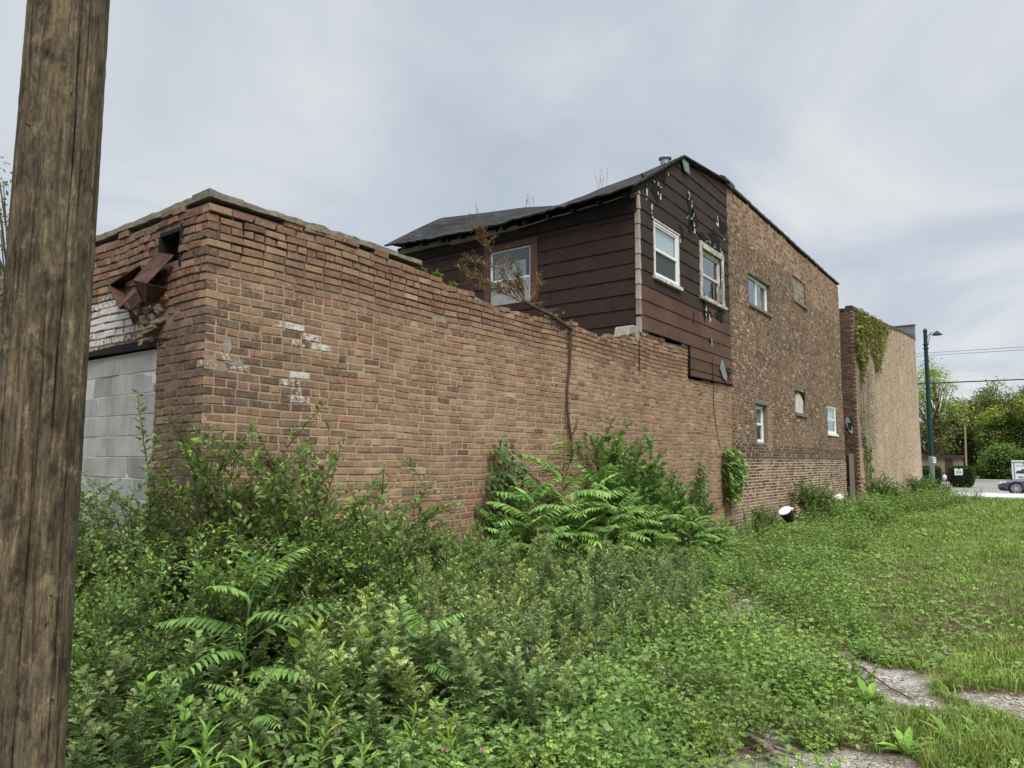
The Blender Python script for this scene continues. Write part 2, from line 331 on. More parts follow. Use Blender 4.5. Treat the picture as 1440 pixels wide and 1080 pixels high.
def pole_material():
    m, t, b = new_mat('pole_wood'); o = tex(t, (1, 1, 1))
    g1 = noise(t, tex(t, (34, 34, 2.2)), 1, 8, 0.70, 0.9); g2 = noise(t, tex(t, (9, 9, 0.9)), 1, 5, 0.6, 0.8)
    g3 = noise(t, tex(t, (110, 110, 3.5)), 1, 5, 0.7); blot = noise(t, tex(t, (4, 4, 2.2)), 1, 6, 0.65, 1.2)
    rpn = N(t, 'ShaderNodeValToRGB'); L(t, g1, rpn.inputs[0]); e = rpn.color_ramp.elements
    e[0].position = 0.3; e[0].color = (*S(48, 40, 31), 1); e[1].position = 0.74; e[1].color = (*S(138, 122, 98), 1)
    q = e.new(0.44); q.color = (*S(76, 65, 52), 1); q = e.new(0.58); q.color = (*S(100, 87, 68), 1)
    iso = noise(t, tex(t, (13, 13, 8)), 1, 9, 0.74, 0.3); sp = noise(t, tex(t, (80, 80, 22)), 1, 7, 0.78)
    c = mixc(t, mrange(t, g2, 0.45, 0.75, 0, 0.55), rpn.outputs[0], S(88, 83, 74))
    c = mixc(t, mrange(t, blot, 0.54, 0.66, 0, 0.8), c, S(44, 40, 35))
    c = mixc(t, mrange(t, blot, 0.28, 0.42, 0.5, 0), c, S(128, 110, 82))
    c = mixc(t, mrange(t, iso, 0.52, 0.62, 0, 0.85), c, S(50, 45, 38))
    c = mixc(t, mrange(t, iso, 0.32, 0.44, 0.75, 0), c, S(142, 128, 104))
    c = scalec(t, c, mth(t, 'MULTIPLY', mrange(t, g3, 0.3, 0.7, 0.68, 1.22), mrange(t, sp, 0.34, 0.66, 0.58, 1.4)))
    sc_ = N(t, 'ShaderNodeVectorMath', operation='MULTIPLY'); L(t, c, sc_.inputs[0]); sc_.inputs[1].default_value = (1.62, 1.66, 1.60); c = sc_.outputs[0]
    cr = attr(t, 'pt'); c = mixc(t, cr.outputs['Fac'], c, (0.012, 0.01, 0.008))
    L(t, c, b.inputs['Base Color']); b.inputs['Roughness'].default_value = 0.9; b.inputs['Specular IOR Level'].default_value = 0.15
    bump(t, b, mth(t, 'ADD', mth(t, 'ADD', g1, sp), mth(t, 'MULTIPLY', g3, 0.6)), 1.0, 0.010); return m
M['pole'] = pole_material()
def leaf_material(name, rough=0.5, trans=0.3, spec=0.35):
    m = bpy.data.materials.new(name); m.use_nodes = True; t = m.node_tree; b = t.nodes['Principled BSDF']; out = t.nodes['Material Output']
    a = attr(t); oi = N(t, 'ShaderNodeObjectInfo'); o = tex(t)
    f = mth(t, 'MULTIPLY', mrange(t, oi.outputs['Random'], 0, 1, 0.8, 1.2), mrange(t, noise(t, o, 35, 3), 0.3, 0.7, 0.82, 1.18))
    c = scalec(t, a.outputs['Color'], f)
    hs = N(t, 'ShaderNodeHueSaturation'); L(t, c, hs.inputs['Color']); L(t, mrange(t, oi.outputs['Random'], 0, 1, 0.488, 0.51), hs.inputs['Hue'])
    c = hs.outputs[0]
    L(t, c, b.inputs['Base Color']); b.inputs['Roughness'].default_value = rough; b.inputs['Specular IOR Level'].default_value = spec
    tl = N(t, 'ShaderNodeBsdfTranslucent'); c2 = mixc(t, 0.45, c, (0.20, 0.27, 0.03)); L(t, c2, tl.inputs['Color'])
    x = N(t, 'ShaderNodeMixShader'); x.inputs[0].default_value = trans; L(t, b.outputs[0], x.inputs[1]); L(t, tl.outputs[0], x.inputs[2]); L(t, x.outputs[0], out.inputs[0])
    return m
M['leaf'] = leaf_material('leaf'); M['grass'] = leaf_material('grass_blade', 0.55, 0.25); M['treeleaf'] = leaf_material('tree_leaf', 0.6, 0.25, 0.2)
M['dryleaf'] = leaf_material('dry_leaf', 0.9, 0.1, 0.1)
def ground_material():
    m, t, b = new_mat('ground_soil'); o = tex(t); p = attr(t, 'pt')
    soil = mixc(t, mrange(t, noise(t, o, 6, 6, 0.65), 0.35, 0.65, 0, 1), S(74, 62, 48), S(108, 94, 74))
    vor = N(t, 'ShaderNodeTexVoronoi'); vor.inputs['Scale'].default_value = 70; L(t, o, vor.inputs['Vector'])
    vr = N(t, 'ShaderNodeSeparateColor'); L(t, vor.outputs['Color'], vr.inputs[0])
    grav = mixc(t, mrange(t, vr.outputs[0], 0.2, 0.9, 0, 1), S(138, 130, 118), S(188, 181, 170))
    grav = scalec(t, grav, mrange(t, noise(t, o, 3, 5, 0.7), 0.3, 0.7, 0.7, 1.15))
    k = mrange(t, mth(t, 'ADD', p.outputs['Fac'], mth(t, 'MULTIPLY', mth(t, 'SUBTRACT', noise(t, o, 5, 8, 0.75), 0.5), 1.7)), 0.32, 0.8, 0, 1)
    c = mixc(t, k, soil, grav)
    far = attr(t, 'Col'); c = mixc(t, far.outputs['Fac'], c, mixc(t, noise(t, o, 1.4, 6), S(84, 100, 52), S(112, 128, 66)))
    L(t, c, b.inputs['Base Color']); b.inputs['Roughness'].default_value = 0.95; b.inputs['Specular IOR Level'].default_value = 0.1
    bump(t, b, mth(t, 'ADD', vor.outputs['Distance'], noise(t, o, 12, 6, 0.7)), 0.8, 0.02); return m
M['ground'] = ground_material()
M['asphalt'] = simple('asphalt', S(132, 128, 122), 0.95, 0.15, 2.5, spec=0.1, bmp=0.3)
M['pavement'] = simple('pavement_concrete', S(196, 192, 186), 0.95, 0.12, 1.2, spec=0.1, bmp=0.2)
M['kerb'] = simple('kerb_concrete', S(176, 170, 160), 0.95, 0.15, 2, spec=0.1)

# ------------------------------------------------------------------ ground, road
def gz(x, y):
    k = np.clip((np.asarray(y, float) - 20) / 20, 0, 1); k = k * k * (3 - 2 * k)
    return -0.2 * k
PATCH = [(4.30, 3.38, 0.15, 0.16, .9), (4.56, 3.12, 0.22, 0.19, 1.0), (4.82, 2.86, 0.22, 0.22, 1.0), (5.04, 3.2, 0.10, 0.10, .7), (5.5, 2.92, 0.24, 0.19, 1.0), (5.8, 2.68, .32, .17, 1.0), (4.92, 2.50, .24, .15, .8),
         (4.80, 1.08, 0.28, 0.19, 1.0), (4.62, 0.80, .36, .2, .95), (5.05, 1.18, .2, .12, .7), (4.25, 1.25, 0.18, 0.14, 0.55), (3.5, 1.95, 0.22, 0.18, 0.4), (3.75, 1.2, 0.22, 0.18, 0.45), (2.98, 4.75, 0.13, 0.6, 1.0), (3.1, 4.2, .11, .3, .9), (2.5, 5.7, 0.09, 0.55, 0.6), (3.0, 1.1, .2, .3, .3), (3.9, 2.9, .18, .12, .45), (3.3, 3.3, .1, .2, .35), (4.1, 2.2, .16, .12, .4), (3.6, 2.3, .17, .14, .75), (4.0, 1.72, .18, .12, .75), (3.72, 3.2, .12, .18, .65), (3.35, 1.5, .13, .16, .6), (4.15, 2.7, .12, .12, .65)]
def bare(x, y):
    x = np.asarray(x, float); y = np.asarray(y, float); r = np.zeros(np.broadcast(x, y).shape)
    wx = x + 0.07 * np.sin(y * 9 + x * 4) + 0.04 * np.sin(x * 23 - y * 17); wy = y + 0.07 * np.sin(x * 8 - y * 3) + 0.04 * np.sin(y * 21 + x * 19)
    for cx, cy, rx, ry, s in PATCH:
        d = np.sqrt(((wx - cx) / rx) ** 2 + ((wy - cy) / ry) ** 2)
        r = np.maximum(r, s * np.clip(1.35 - d * 0.75, 0, 1))
    return r
def make_ground():
    xs = np.unique(np.concatenate([np.linspace(-4, 8, 161), np.linspace(8, 60, 40), np.linspace(-60, -4, 40), [-700, -300, 300, 700]]))
    ys = np.unique(np.concatenate([np.linspace(-4, 12, 201), np.linspace(12, 45, 50), np.linspace(45, 130, 30), [-300, -60, -20, 250, 900]]))
    X, Y = np.meshgrid(xs, ys); b = bare(X, Y)
    Z = gz(X, Y) + 0.02 * np.sin(X * 1.3 + Y * .7) * np.sin(Y * 0.9) - 0.015 * b
    Z = np.where((Y > 40) | (np.abs(X) > 40), np.where(Y > 39, -0.2, Z), Z)
    V = np.stack([X, Y, Z], -1).reshape(-1, 3); ny, nx = X.shape
    i = np.arange(ny * nx).reshape(ny, nx); F = np.stack([i[:-1, :-1], i[:-1, 1:], i[1:, 1:], i[1:, :-1]], -1).reshape(-1, 4)
    far = np.clip((Y - 6) / 8, 0, 1).reshape(-1, 1).repeat(3, 1)
    o = make('ground', V, F, M['ground'], col=far, pt=b.ravel(), smooth=True); tag(o, kind='structure')
make_ground()
def sheet(name, x0, x1, y0, y1, z, mat):
    o = make(name, [(x0, y0, z), (x1, y0, z), (x1, y1, z), (x0, y1, z)], [(0, 1, 2, 3)], mat); tag(o, kind='structure'); return o
sheet('road', -60, 80, 46.35, 57.0, -0.19, M['asphalt'])
o = MB().box((0.9, 41.2, -0.3), (80, 46.1, -0.13)).build('pavement', M['pavement']); tag(o, kind='structure')
o = MB().box((-60, 46.1, -0.3), (80, 46.32, -0.10)).build('kerb', M['kerb'], bevel=0.02); tag(o, kind='structure')
sheet('parking_lot', -60, 80, 57.0, 78, -0.185, M['asphalt'])
o = MB().box((-60, 78.0, -0.3), (80, 78.3, 0.02)).build('lot_kerb', M['kerb'], bevel=0.02); tag(o, kind='structure')
sheet('verge_path', -60, 80, 84, 86.0, -0.15, M['kerb'])

# ------------------------------------------------------------------ brick walls
def interp(P):
    xs = [p[0] for p in P]; zs = [p[1] for p in P]
    return lambda u: float(np.interp(u, xs, zs))
def sag(P):                                   # old walls are never quite flat or level
    x, y, z = P[..., 0], P[..., 1], P[..., 2]
    s = y * 0.9 + x * 1.1
    q = P.copy()
    q[..., 2] += 0.010 * np.sin(s * 1.3 + 1) + 0.006 * np.sin(s * 3.1 + z) + 0.004 * np.sin(s * 7 + z * 3)
    d = 0.012 * np.sin(s * 0.8 + z * 1.1) + 0.007 * np.sin(s * 2.3 - z * 2.1)
    q[..., 0] += d * 0.8; q[..., 1] += d * 0.3
    return q
def sag_small(P):
    q = sag(P); d = q - P; d[..., 2] *= .22; return P + d
def brick_wall(fr, u0, u1, z0, z1, colf, mcol, top=None, holes=(), Lb=0.215, h=0.0775, joint=0.013, rec=0.0075, jit=0.0018, depth=0.1, hdr=6, seed=1, c0=None, c1=None, skip=None, paint=None, sagf=sag, tops=0.03, mstep=0.16, snap=0.0, snapcol=None, jf=None, loose=None):
    rg = np.random.default_rng(seed); items = []; cols = []; pts = []
    nrow = int((z1 - z0) / h) + 1
    for k in range(nrow):
        za = z0 + k * h; joint = jf(za) if jf else joint; zb = za + h - joint; zm = (za + zb) / 2
        head = (k % hdr == hdr - 1)
        iv = [[u0 + (depth + joint if c0 is not None and k % 2 == c0 else 0), u1 - (depth + joint if c1 is not None and k % 2 == c1 else 0)]]
        for (ha, hb, hz0, hz1) in holes:
            if hz0 - 0.02 < zm < hz1 + 0.02:
                nv = []
                for a, b in iv:
                    if hb <= a or ha >= b: nv.append([a, b]); continue
                    if ha - a > 0.03: nv.append([a, ha])
                    if b - hb > 0.03: nv.append([hb, b])
                iv = nv
        step = (Lb / 2 if head else Lb)
        for a, b in iv:
            u = a; first = True
            while u < b - 0.02:
                l = step * (1 + rg.normal(0, 0.03))
                if first and k % 2 == 1 and not head and c0 is None: l = step * 0.5
                first = False
                if not head and rg.random() < 0.05: l *= 0.5
                e_ = min(u + l - joint, b)
                if b - e_ < 0.04: e_ = b
                uc = (u + e_) / 2
                if top is None or zb <= top(uc) + rg.normal(0, tops):
                    if skip is None or not skip(uc, zm, rg):
                        items.append((u, e_, za, zb)); cols.append(colf(uc, zm, rg, head)); pts.append(paint(uc, zm, rg) if paint else 0.0)
                u = e_ + joint
                if snap and zm > 1.75 and rg.random() < snap(uc, zm) and u < b - .12:
                    w_ = rg.uniform(.045, .085); items.append((u, u + w_, za + rg.uniform(0, .008), zb - rg.uniform(0, .01))); cols.append(snapcol(uc, zm, rg)); pts.append(0.1); u += w_ + joint
    it = np.array(items); n = len(it); ch = 0.0028
    def corner(a, b, d): return np.stack([a, b, d], -1)
    ua, ub, za, zb = it.T; zz = np.zeros(n); P = []
    dn = np.clip(rg.normal(0, jit, n), -.0022, .012); tilt = rg.normal(0, jit * 0.5, (n, 4))
    cs = [(ua, za, 1, 1), (ub, za, -1, 1), (ub, zb, -1, -1), (ua, zb, 1, -1)]; wz = rg.normal(0, .0016, (n, 4)); wu = rg.normal(0, .0022, (n, 4)); lz = np.array([loose(z) for z in za]) if loose else zz; dn = dn + np.abs(rg.normal(0, .003, n)) * lz; wz = wz * (1 + .6 * lz[:, None]) + (rg.normal(0, .002, n) * lz)[:, None]; wu = wu * (1 + .6 * lz[:, None])
    for j, (a, b, sa, sb) in enumerate(cs): P.append(corner(a + wu[:, j] + sa * ch * rg.uniform(.6, 2.6, n), b + wz[:, j] + sb * ch * rg.uniform(.6, 2.2, n), dn + tilt[:, j]))
    for j, (a, b, sa, sb) in enumerate(cs): P.append(corner(a + wu[:, j], b + wz[:, j], dn + tilt[:, j] - 0.004))
    for j, (a, b, sa, sb) in enumerate(cs): P.append(corner(a, b, zz - depth))
    P = np.stack(P, 1)                                     # n,12,3 (u,z,n)
    Wd = fr.o + P[..., 0:1] * fr.u + P[..., 2:3] * fr.n; Wd[..., 2] += P[..., 1]
    if sagf: Wd = sagf(Wd)
    q = np.array([[0, 1, 2, 3], [4, 5, 1, 0], [5, 6, 2, 1], [6, 7, 3, 2], [7, 4, 0, 3], [8, 9, 5, 4], [9, 10, 6, 5], [10, 11, 7, 6], [11, 8, 4, 7]])
    if np.cross(fr.u, [0, 0, 1]) @ fr.n < 0: q = q[:, ::-1]
    F = (np.arange(n)[:, None, None] * 12 + q).reshape(-1, 4)
    C = np.repeat(np.array(cols), 12, 0); T = np.repeat(np.array(pts), 12)
    B = (Wd.reshape(-1, 3), F, C, T)
    # mortar bed behind
    us = set(np.arange(u0, u1, mstep).round(4)) | {u1}; zs = set(np.arange(z0, z1, mstep).round(4)) | {z1}
    for (a, b, c, d) in holes: us |= {a, b}; zs |= {c, d}
    us = np.array(sorted(x for x in us if u0 <= x <= u1)); zs = np.array(sorted(x for x in zs if z0 <= x <= z1))
    us[0] += 0.012 if c0 is not None else 0; us[-1] -= 0.012 if c1 is not None else 0
    UU, ZZ = np.meshgrid(us, zs); NN = -(np.vectorize(rec)(UU, ZZ) if callable(rec) else rec) + rg.normal(0, 0.0014, UU.shape)
    ZT = ZZ.copy()
    if top is not None:
        tp = np.vectorize(top)(UU) - 0.05; ZT = np.minimum(ZZ, tp)
    Wm = fr.o + UU[..., None] * fr.u + NN[..., None] * fr.n; Wm[..., 2] += ZT
    if sagf: Wm = sagf(Wm)
    idx = np.arange(UU.size).reshape(UU.shape); fm = []
    for j in range(len(zs) - 1):
        for i in range(len(us) - 1):
            uc = (us[i] + us[i + 1]) / 2; zc_ = (zs[j] + zs[j + 1]) / 2
            if top is not None and zs[j] > top(uc) - 0.05: continue
            if any(a < uc < b and c < zc_ < d for (a, b, c, d) in holes): continue
            fm.append((idx[j, i], idx[j, i + 1], idx[j + 1, i + 1], idx[j + 1, i]))
    mc = np.array([mcol(u, z) for u, z in zip(UU.ravel(), ZZ.ravel())])
    fm = np.array(fm)
    if np.cross(fr.u, [0, 0, 1]) @ fr.n < 0: fm = fm[:, ::-1]
    return B, (Wm.reshape(-1, 3), fm, mc)
def put_wall(name, parts, parent):
    V = []; F = []; C = []; T = []; b = 0
    Vm = []; Fm = []; Cm = []; bm_ = 0
    for B, Mo in parts:
        V.append(B[0]); F.append(B[1] + b); C.append(B[2]); T.append(B[3]); b += len(B[0])
        Vm.append(Mo[0]); Fm.append(Mo[1] + bm_); Cm.append(Mo[2]); bm_ += len(Mo[0])
    o = make(name, np.concatenate(V), np.concatenate(F), M['brick'], parent, col=np.concatenate(C), pt=np.concatenate(T))
    make('mortar_bed', np.concatenate(Vm), np.concatenate(Fm), M['mortar'], o, col=np.concatenate(Cm), smooth=True)
    return o
def pick(rg, pal):
    c = S(*pal[rg.integers(len(pal))]) * (1 + rg.normal(0, 0.055)); g = c.mean(); return g + (c - g) * .89
def sstep(x, a, b): 
    k = min(max((x - a) / (b - a), 0), 1); return k * k * (3 - 2 * k)

# ---- low brick outbuilding in the foreground
RED = [(138, 94, 76), (130, 90, 73), (144, 103, 83), (124, 92, 76), (136, 103, 84), (146, 112, 90), (128, 104, 86)]
MID = [(153, 119, 91), (146, 113, 88), (160, 125, 96), (141, 109, 86), (155, 122, 97), (148, 112, 86), (162, 129, 101), (144, 114, 92)]
ORG = [(162, 120, 88), (166, 130, 98), (154, 106, 82), (172, 146, 114)]
DRK = [(110, 87, 72), (106, 85, 71), (116, 91, 74), (122, 94, 77), (112, 93, 80)]
garage = thing('brick_outbuilding', 'long low brick outbuilding with ragged parapet and blocked-up doorway', 'building', (0, 0, 0))
GTOP = interp([(0, 3.96), (2.68, 3.96), (2.72, 3.90), (3.1, 3.90), (3.2, 3.86), (3.6, 3.84), (4.1, 3.74), (4.9, 3.75), (5.35, 3.72), (5.6, 3.78), (5.75, 3.66), (6.0, 3.70), (6.15, 3.80), (6.5, 3.80), (6.9, 3.72), (7.2, 3.84), (7.6, 3.80), (8.0, 3.92), (8.4, 4.0), (8.6, 4.05), (10.69, 4.05), (10.71, 3.40), (13.4, 3.46)])
frS = Fr((0, 0, 0), (0, 1, 0), (1, 0, 0)); frE = Fr((0, 0, 0), (-1, 0, 0), (0, -1, 0))
def gcol(u, z, rg, head):
    zt = 3.42 - 0.10 * sstep(u, 3, 8) + 0.18 * vn(u * 1.1, 3)
    r = rg.random()
    if z > zt + rg.normal(0, .13): 
        if u < 7.6 or z < 3.7: return pick(rg, RED if r < 0.72 else MID)
    if u < 1.6 and z < 3.0 and r < 0.35 * (1.6 - u): return pick(rg, DRK)
    if r < 0.08: return pick(rg, ORG)
    if r < 0.13: return pick(rg, DRK)
    if z < 1.3 and r < 0.5: return pick(rg, MID) * np.array([1.1, 0.95, 0.9])
    return pick(rg, MID)
def gmort(u, z):
    a = S(180, 158, 133); b = S(140, 126, 108)
    k = sstep(z, 3.1, 3.5); return a * (1 - k) + b * k
def gpaint(u, z, rg):
    for cu, cz, ru, rz, s in [(0.82, 2.93, .16, .035, .8), (1.06, 2.88, .13, .035, 1.0), (1.15, 2.80, .2, .04, .7), (0.98, 2.45, .1, .03, .9), (0.95, 2.36, .14, .05, .75), (0.97, 2.22, .08, .1, .7), (1.15, 2.05, .12, .1, .45), (1.2, 1.8, .14, .16, .4), (0.15, 2.5, .2, .06, .5), (3.0, 3.3, .5, .03, .35), (1.9, 3.1, .8, .03, .3), (4.2, 3.35, .9, .04, .3)]:
        if abs(u - cu) < ru and abs(z - cz) < rz: return s * rg.uniform(.6, 1)
    return rg.random() * 0.22
def gskip(u, z, rg):
    return z > 3.2 and rg.random() < 0.008
side = brick_wall(frS, 0, 13.32, 0.0, 4.1, gcol, gmort, GTOP, [(10.7, 13.4, 3.42, 4.2)], Lb=.232, h=.078, loose=lambda z: 2.2 * sstep(z, 3.45, 3.8), joint=0.0165, rec=lambda u, z: .0065 + .015 * sstep(z, 3.25, 3.5) * (1 - .5 * sstep(u, 6, 8)), jit=0.0026, seed=3, c0=0, skip=gskip, paint=gpaint, tops=0.025)
put_wall('side_wall', [side], garage)
SCUP = (0.47, 0.86, 3.46, 3.76); DOOR = (0.80, 3.6, -0.1, 2.74)
def ecol(u, z, rg, head):
    r = rg.random()
    if z > 2.8: return pick(rg, (RED + DRK[:3]) if r < .85 else MID) * 0.9
    return pick(rg, DRK if r < 0.85 else MID) * (0.82 if r < .5 else 1)
def epaint(u, z, rg):
    k = 1 - max(abs(u - 1.75) / 0.75, abs(z - 3.05 - 0.12 * (1.75 - u)) / 0.30)
    if k > 0: return min(1, 0.45 + k * 0.9) * rg.uniform(.8, 1)
    if z < 2.9 and u < .6: return rg.random() * .25
    return rg.random() * 0.18
def eskip(u, z, rg):
    if 0.62 < u < 1.02 and 2.84 < z < 3.16 and rg.random() < 0.75: return True
    if 0.42 < u < 0.58 and 2.28 < z < 2.36: return True
    return rg.random() < 0.008
def emort(u, z): return S(132, 122, 108) if z > 2.75 else S(120, 106, 90)
endw = brick_wall(frE, 0, 8, 0.0, 4.1, ecol, emort, lambda u: 3.96, [SCUP, DOOR], h=.078, loose=lambda z: 2.5 * sstep(z, 2.9, 3.6), joint=.016, rec=lambda u, z: .006 + .010 * sstep(z, 2.8, 3.1), jit=0.004, seed=8, c0=1, skip=eskip, paint=epaint)
put_wall('end_wall', [endw], garage)
# solid core behind the bricks
core = MB()
pts = [(0.25, 0)] + [(u, GTOP(u) - 0.09) for u in np.arange(0.25, 10.65, 0.35)] + [(10.65, 3.3), (13.3, 3.3), (13.3, 0)]
core.prism([(-0.03, y, z) for y, z in pts], (-0.24, 0, 0))
core.box((-0.46, 0.03, 0.02), (-0.03, 0.23, 3.40)); core.box((-0.79, 0.03, 0.02), (-0.461, 0.23, 2.8)); core.box((-8, 0.03, 3.77), (-0.03, 0.23, 3.87)); core.box((-8, 0.03, 2.8), (-0.87, 0.23, 3.76))
core.box((-8.2, 0.23, 0), (-7.95, 8.4, 3.87))
core.build('wall_core', M['wood_shade'], garage)
MB().box((-7.95, 0.24, 3.32), (-0.28, 8.4, 3.38)).build('flat_roof', M['tar'], garage)
# concrete coping, cracked into lengths
cop = MB(); uu = 0.0; rg = np.random.default_rng(4)
def coping_piece(fr, a, b, back=0.3, hgt=0.1, lift=0, out=0.003, seed=0):
    rr = np.random.default_rng(seed); n = max(3, int((b - a) / 0.1)); V = []; F = []
    for i in range(n + 1):
        u = a + (b - a) * i / n
        jj = rr.normal(0, 0.0055, 5)
        V += [fr(u, 3.955 + lift + jj[0] * .5, out + jj[1]), fr(u, 3.955 + hgt + lift + jj[2], out + jj[3] - 0.01), fr(u, 3.955 + hgt + lift + jj[4], -back), fr(u, 3.955 + lift, -back)]
    for i in range(n):
        for k in range(4): F.append((i * 4 + k, i * 4 + (k + 1) % 4, i * 4 + 4 + (k + 1) % 4, i * 4 + 4 + k))
    F += [(0, 1, 2, 3), (n * 4 + 3, n * 4 + 2, n * 4 + 1, n * 4)]
    cop.add(V, F)
for i, (a, b) in enumerate([(-0.012, 0.33), (0.335, 1.02), (1.03, 1.75), (1.755, 2.3), (2.31, 2.69)]): coping_piece(frS, a, b, lift=[0, .0, -.004, .004, -.006][i], hgt=[.068, .06, .068, .062, .055][i], seed=20 + i)
for i, (a, b) in enumerate([(0.30, 1.5), (1.51, 2.9), (2.91, 4.6), (4.61, 8)]): coping_piece(frE, a, b, lift=[0.0, .003, .0, -.003][i], hgt=.066, seed=30 + i)
cop.build('concrete_coping', M['coping'], garage)
# lump of mortar on the ragged top by the house
lump = MB(); rg = np.random.default_rng(9)
prof = [(7.95, 3.86), (8.02, 4.06), (8.2, 4.10), (8.5, 4.09), (8.8, 4.07), (8.82, 4.0), (8.6, 3.93), (8.45, 3.98), (8.4, 3.82), (8.3, 3.80), (8.22, 3.95)]
lump.prism([(0.015, y, z) for y, z in prof], (-0.3, 0, 0)); lump.build('mortar_lump', M['concrete'], garage, bevel=0.02)
# grey render patch low on the corner
rg = np.random.default_rng(12)
def jag(cu, cz, w_, h_, n, rg, rag=.35):
    return [(cu + w_ * math.cos(2 * math.pi * i / n) * (1 + rg.uniform(-rag, rag)), cz + h_ * math.sin(2 * math.pi * i / n) * (1 + rg.uniform(-rag, rag))) for i in range(n)]
for cu, cz, w_, h_ in [(.13, 2.435, .12, .035), (.3, 2.51, .1, .035), (.08, 2.51, .08, .03), (.22, 2.64, .045, .09)]:
    pm = MB(); pm.prism([(-0.004, y, z) for y, z in jag(cu, cz, w_, h_, 18, rg, .16)], (0.013, 0, 0)); pm.build('render_patch', M['concrete'], garage)
# blocked-up doorway of concrete blocks
def block_infill():
    rg = np.random.default_rng(5); B = MB(); u0_, u1_ = 0.80, 3.6; h = 0.203; k = 0; z = 2.665 - 14 * h
    while z < 2.6:
        u = u0_ + (0.0 if k % 2 else 0.0); l = 0.41 if k % 2 else 0.205
        l -= [0.08, 0.02][k % 2]
        while u < u1_:
            e_ = min(u + l, u1_); dn = rg.normal(-0.035, 0.0025); c = S(164, 164, 159) * (1 + rg.normal(0, .08))
            d = rg.normal(0, .002, 4)
            B.hexa([frE(u + .004, z + .005, dn - .1), frE(e_ - .004, z + .005, dn - .1), frE(e_ - .004, z + .005, dn + d[0]), frE(u + .004, z + .005, dn + d[1]),
                    frE(u + .004, z + h - .005, dn - .1), frE(e_ - .004, z + h - .005, dn - .1), frE(e_ - .004, z + h - .005, dn + d[2]), frE(u + .004, z + h - .005, dn + d[3])], c)
            u = e_; l = 0.41
        z += h; k += 1
    o = B.build('block_infill', M['block'], garage, col=True, bevel=0.003)
    n = 14; zs = np.linspace(0, 2.67, 15); us = np.linspace(u0_, u1_, 15); V = []; C = []
    for zz in zs:
        for u in us: V.append(frE(u, zz, -0.0405 + rg.normal(0, .0012))); C.append(S(196, 194, 188))
    F = np.array([(j * 15 + i, j * 15 + i + 1, j * 15 + i + 16, j * 15 + i + 15) for j in range(14) for i in range(14)])
    make('mortar_bed', np.array(V), F, M['mortar'], o, col=np.array(C))
block_infill()
lt = MB(); lt.prism([frE(u, z, 0.004) for u, z in [(0.60, 2.75), (0.72, 2.68), (1.4, 2.685), (2.2, 2.70), (3.7, 2.69), (3.7, 2.765), (2.4, 2.75), (1.6, 2.765), (.9, 2.755)]], (0, 0.12, 0)); lt.build('lintel_gap_shade', M['wood_shade'], garage)  # dark slab stands in for the shaded gap at the lintel
# dark scupper opening with charred timber frame
sc = MB(); sc.lbox(frE, .44, .48, 3.40, 3.80, -.12, .012); sc.lbox(frE, .84, .875, 3.30, 3.74, -.12, .008); sc.lbox(frE, .47, .86, 3.735, 3.775, -.12, .006); sc.build('scupper_frame', M['wood_shade'], garage)
MB().lbox(frE, .46, .87, 3.40, 3.78, -.6, -.45).build('scupper_recess', M['dark'], garage)
# collapsed rusty downspout head hanging out of the opening
sp = thing('rusty_downspout_head', 'collapsed rusty sheet-metal downspout head hanging below the roof drain hole', 'downspout', tuple(frE(.8, 3.3, .1)))
def sheetquad(mb, P, th=0.006):
    P = [np.asarray(p, float) for p in P]; n = np.cross(P[1] - P[0], P[3] - P[0]); n = n / np.linalg.norm(n) * th
    mb.hexa([P[0], P[1], P[2], P[3]] + [p + n for p in P])
q = MB(); sheetquad(q, [frE(.52, 3.50, .03), frE(.84, 3.58, .03), frE(.93, 3.29, .19), frE(.62, 3.21, .21)]); sheetquad(q, [frE(.84, 3.58, .03), frE(.845, 3.55, -.05), frE(.94, 3.25, .06), frE(.93, 3.29, .19)]); q.build('chute', M['rust'], sp)
q = MB(); sheetquad(q, [frE(.62, 3.21, .21), frE(.93, 3.29, .19), frE(.90, 3.12, .12), frE(.74, 3.06, .15)]); sheetquad(q, [frE(.62, 3.21, .21), frE(.74, 3.06, .15), frE(.70, 3.10, .03), frE(.58, 3.2, .05)]); q.build('lower_chute', M['rust'], sp)
a, b, c, d = frE(1.56, 3.35, .13), frE(1.12, 3.50, .05), frE(.86, 3.27, .08), frE(1.18, 3.06, .19)
dd = frE(0, 0, -.11) - frE(0, 0, 0)
q = MB(); sheetquad(q, [a + dd, b + dd, c + dd, d + dd]); sheetquad(q, [b, c, c + dd, b + dd]); sheetquad(q, [a, b, b + dd, a + dd]); q.build('box_inside', M['rustdark'], sp)
q = MB(); sheetquad(q, [a, a + dd, d + dd, d]); q.tube([a, d], .008, 6); q.tube([a, b], .008, 6); q.tube([b, c], .006, 6); q.build('box_rim', M['rust'], sp)
q = MB(); sheetquad(q, [frE(1.30, 3.12, .14), frE(.98, 3.24, .16), frE(.84, 3.17, .2), frE(1.14, 3.04, .22)]); q.build('torn_flap', M['browntrim'], sp)
q = MB(); sheetquad(q, [frE(1.12, 3.05, .1), frE(1.3, 3.1, .06), frE(1.2, 2.92, .04), frE(1.02, 2.94, .07)]); q.build('rusty_flange', M['rustdark'], sp)
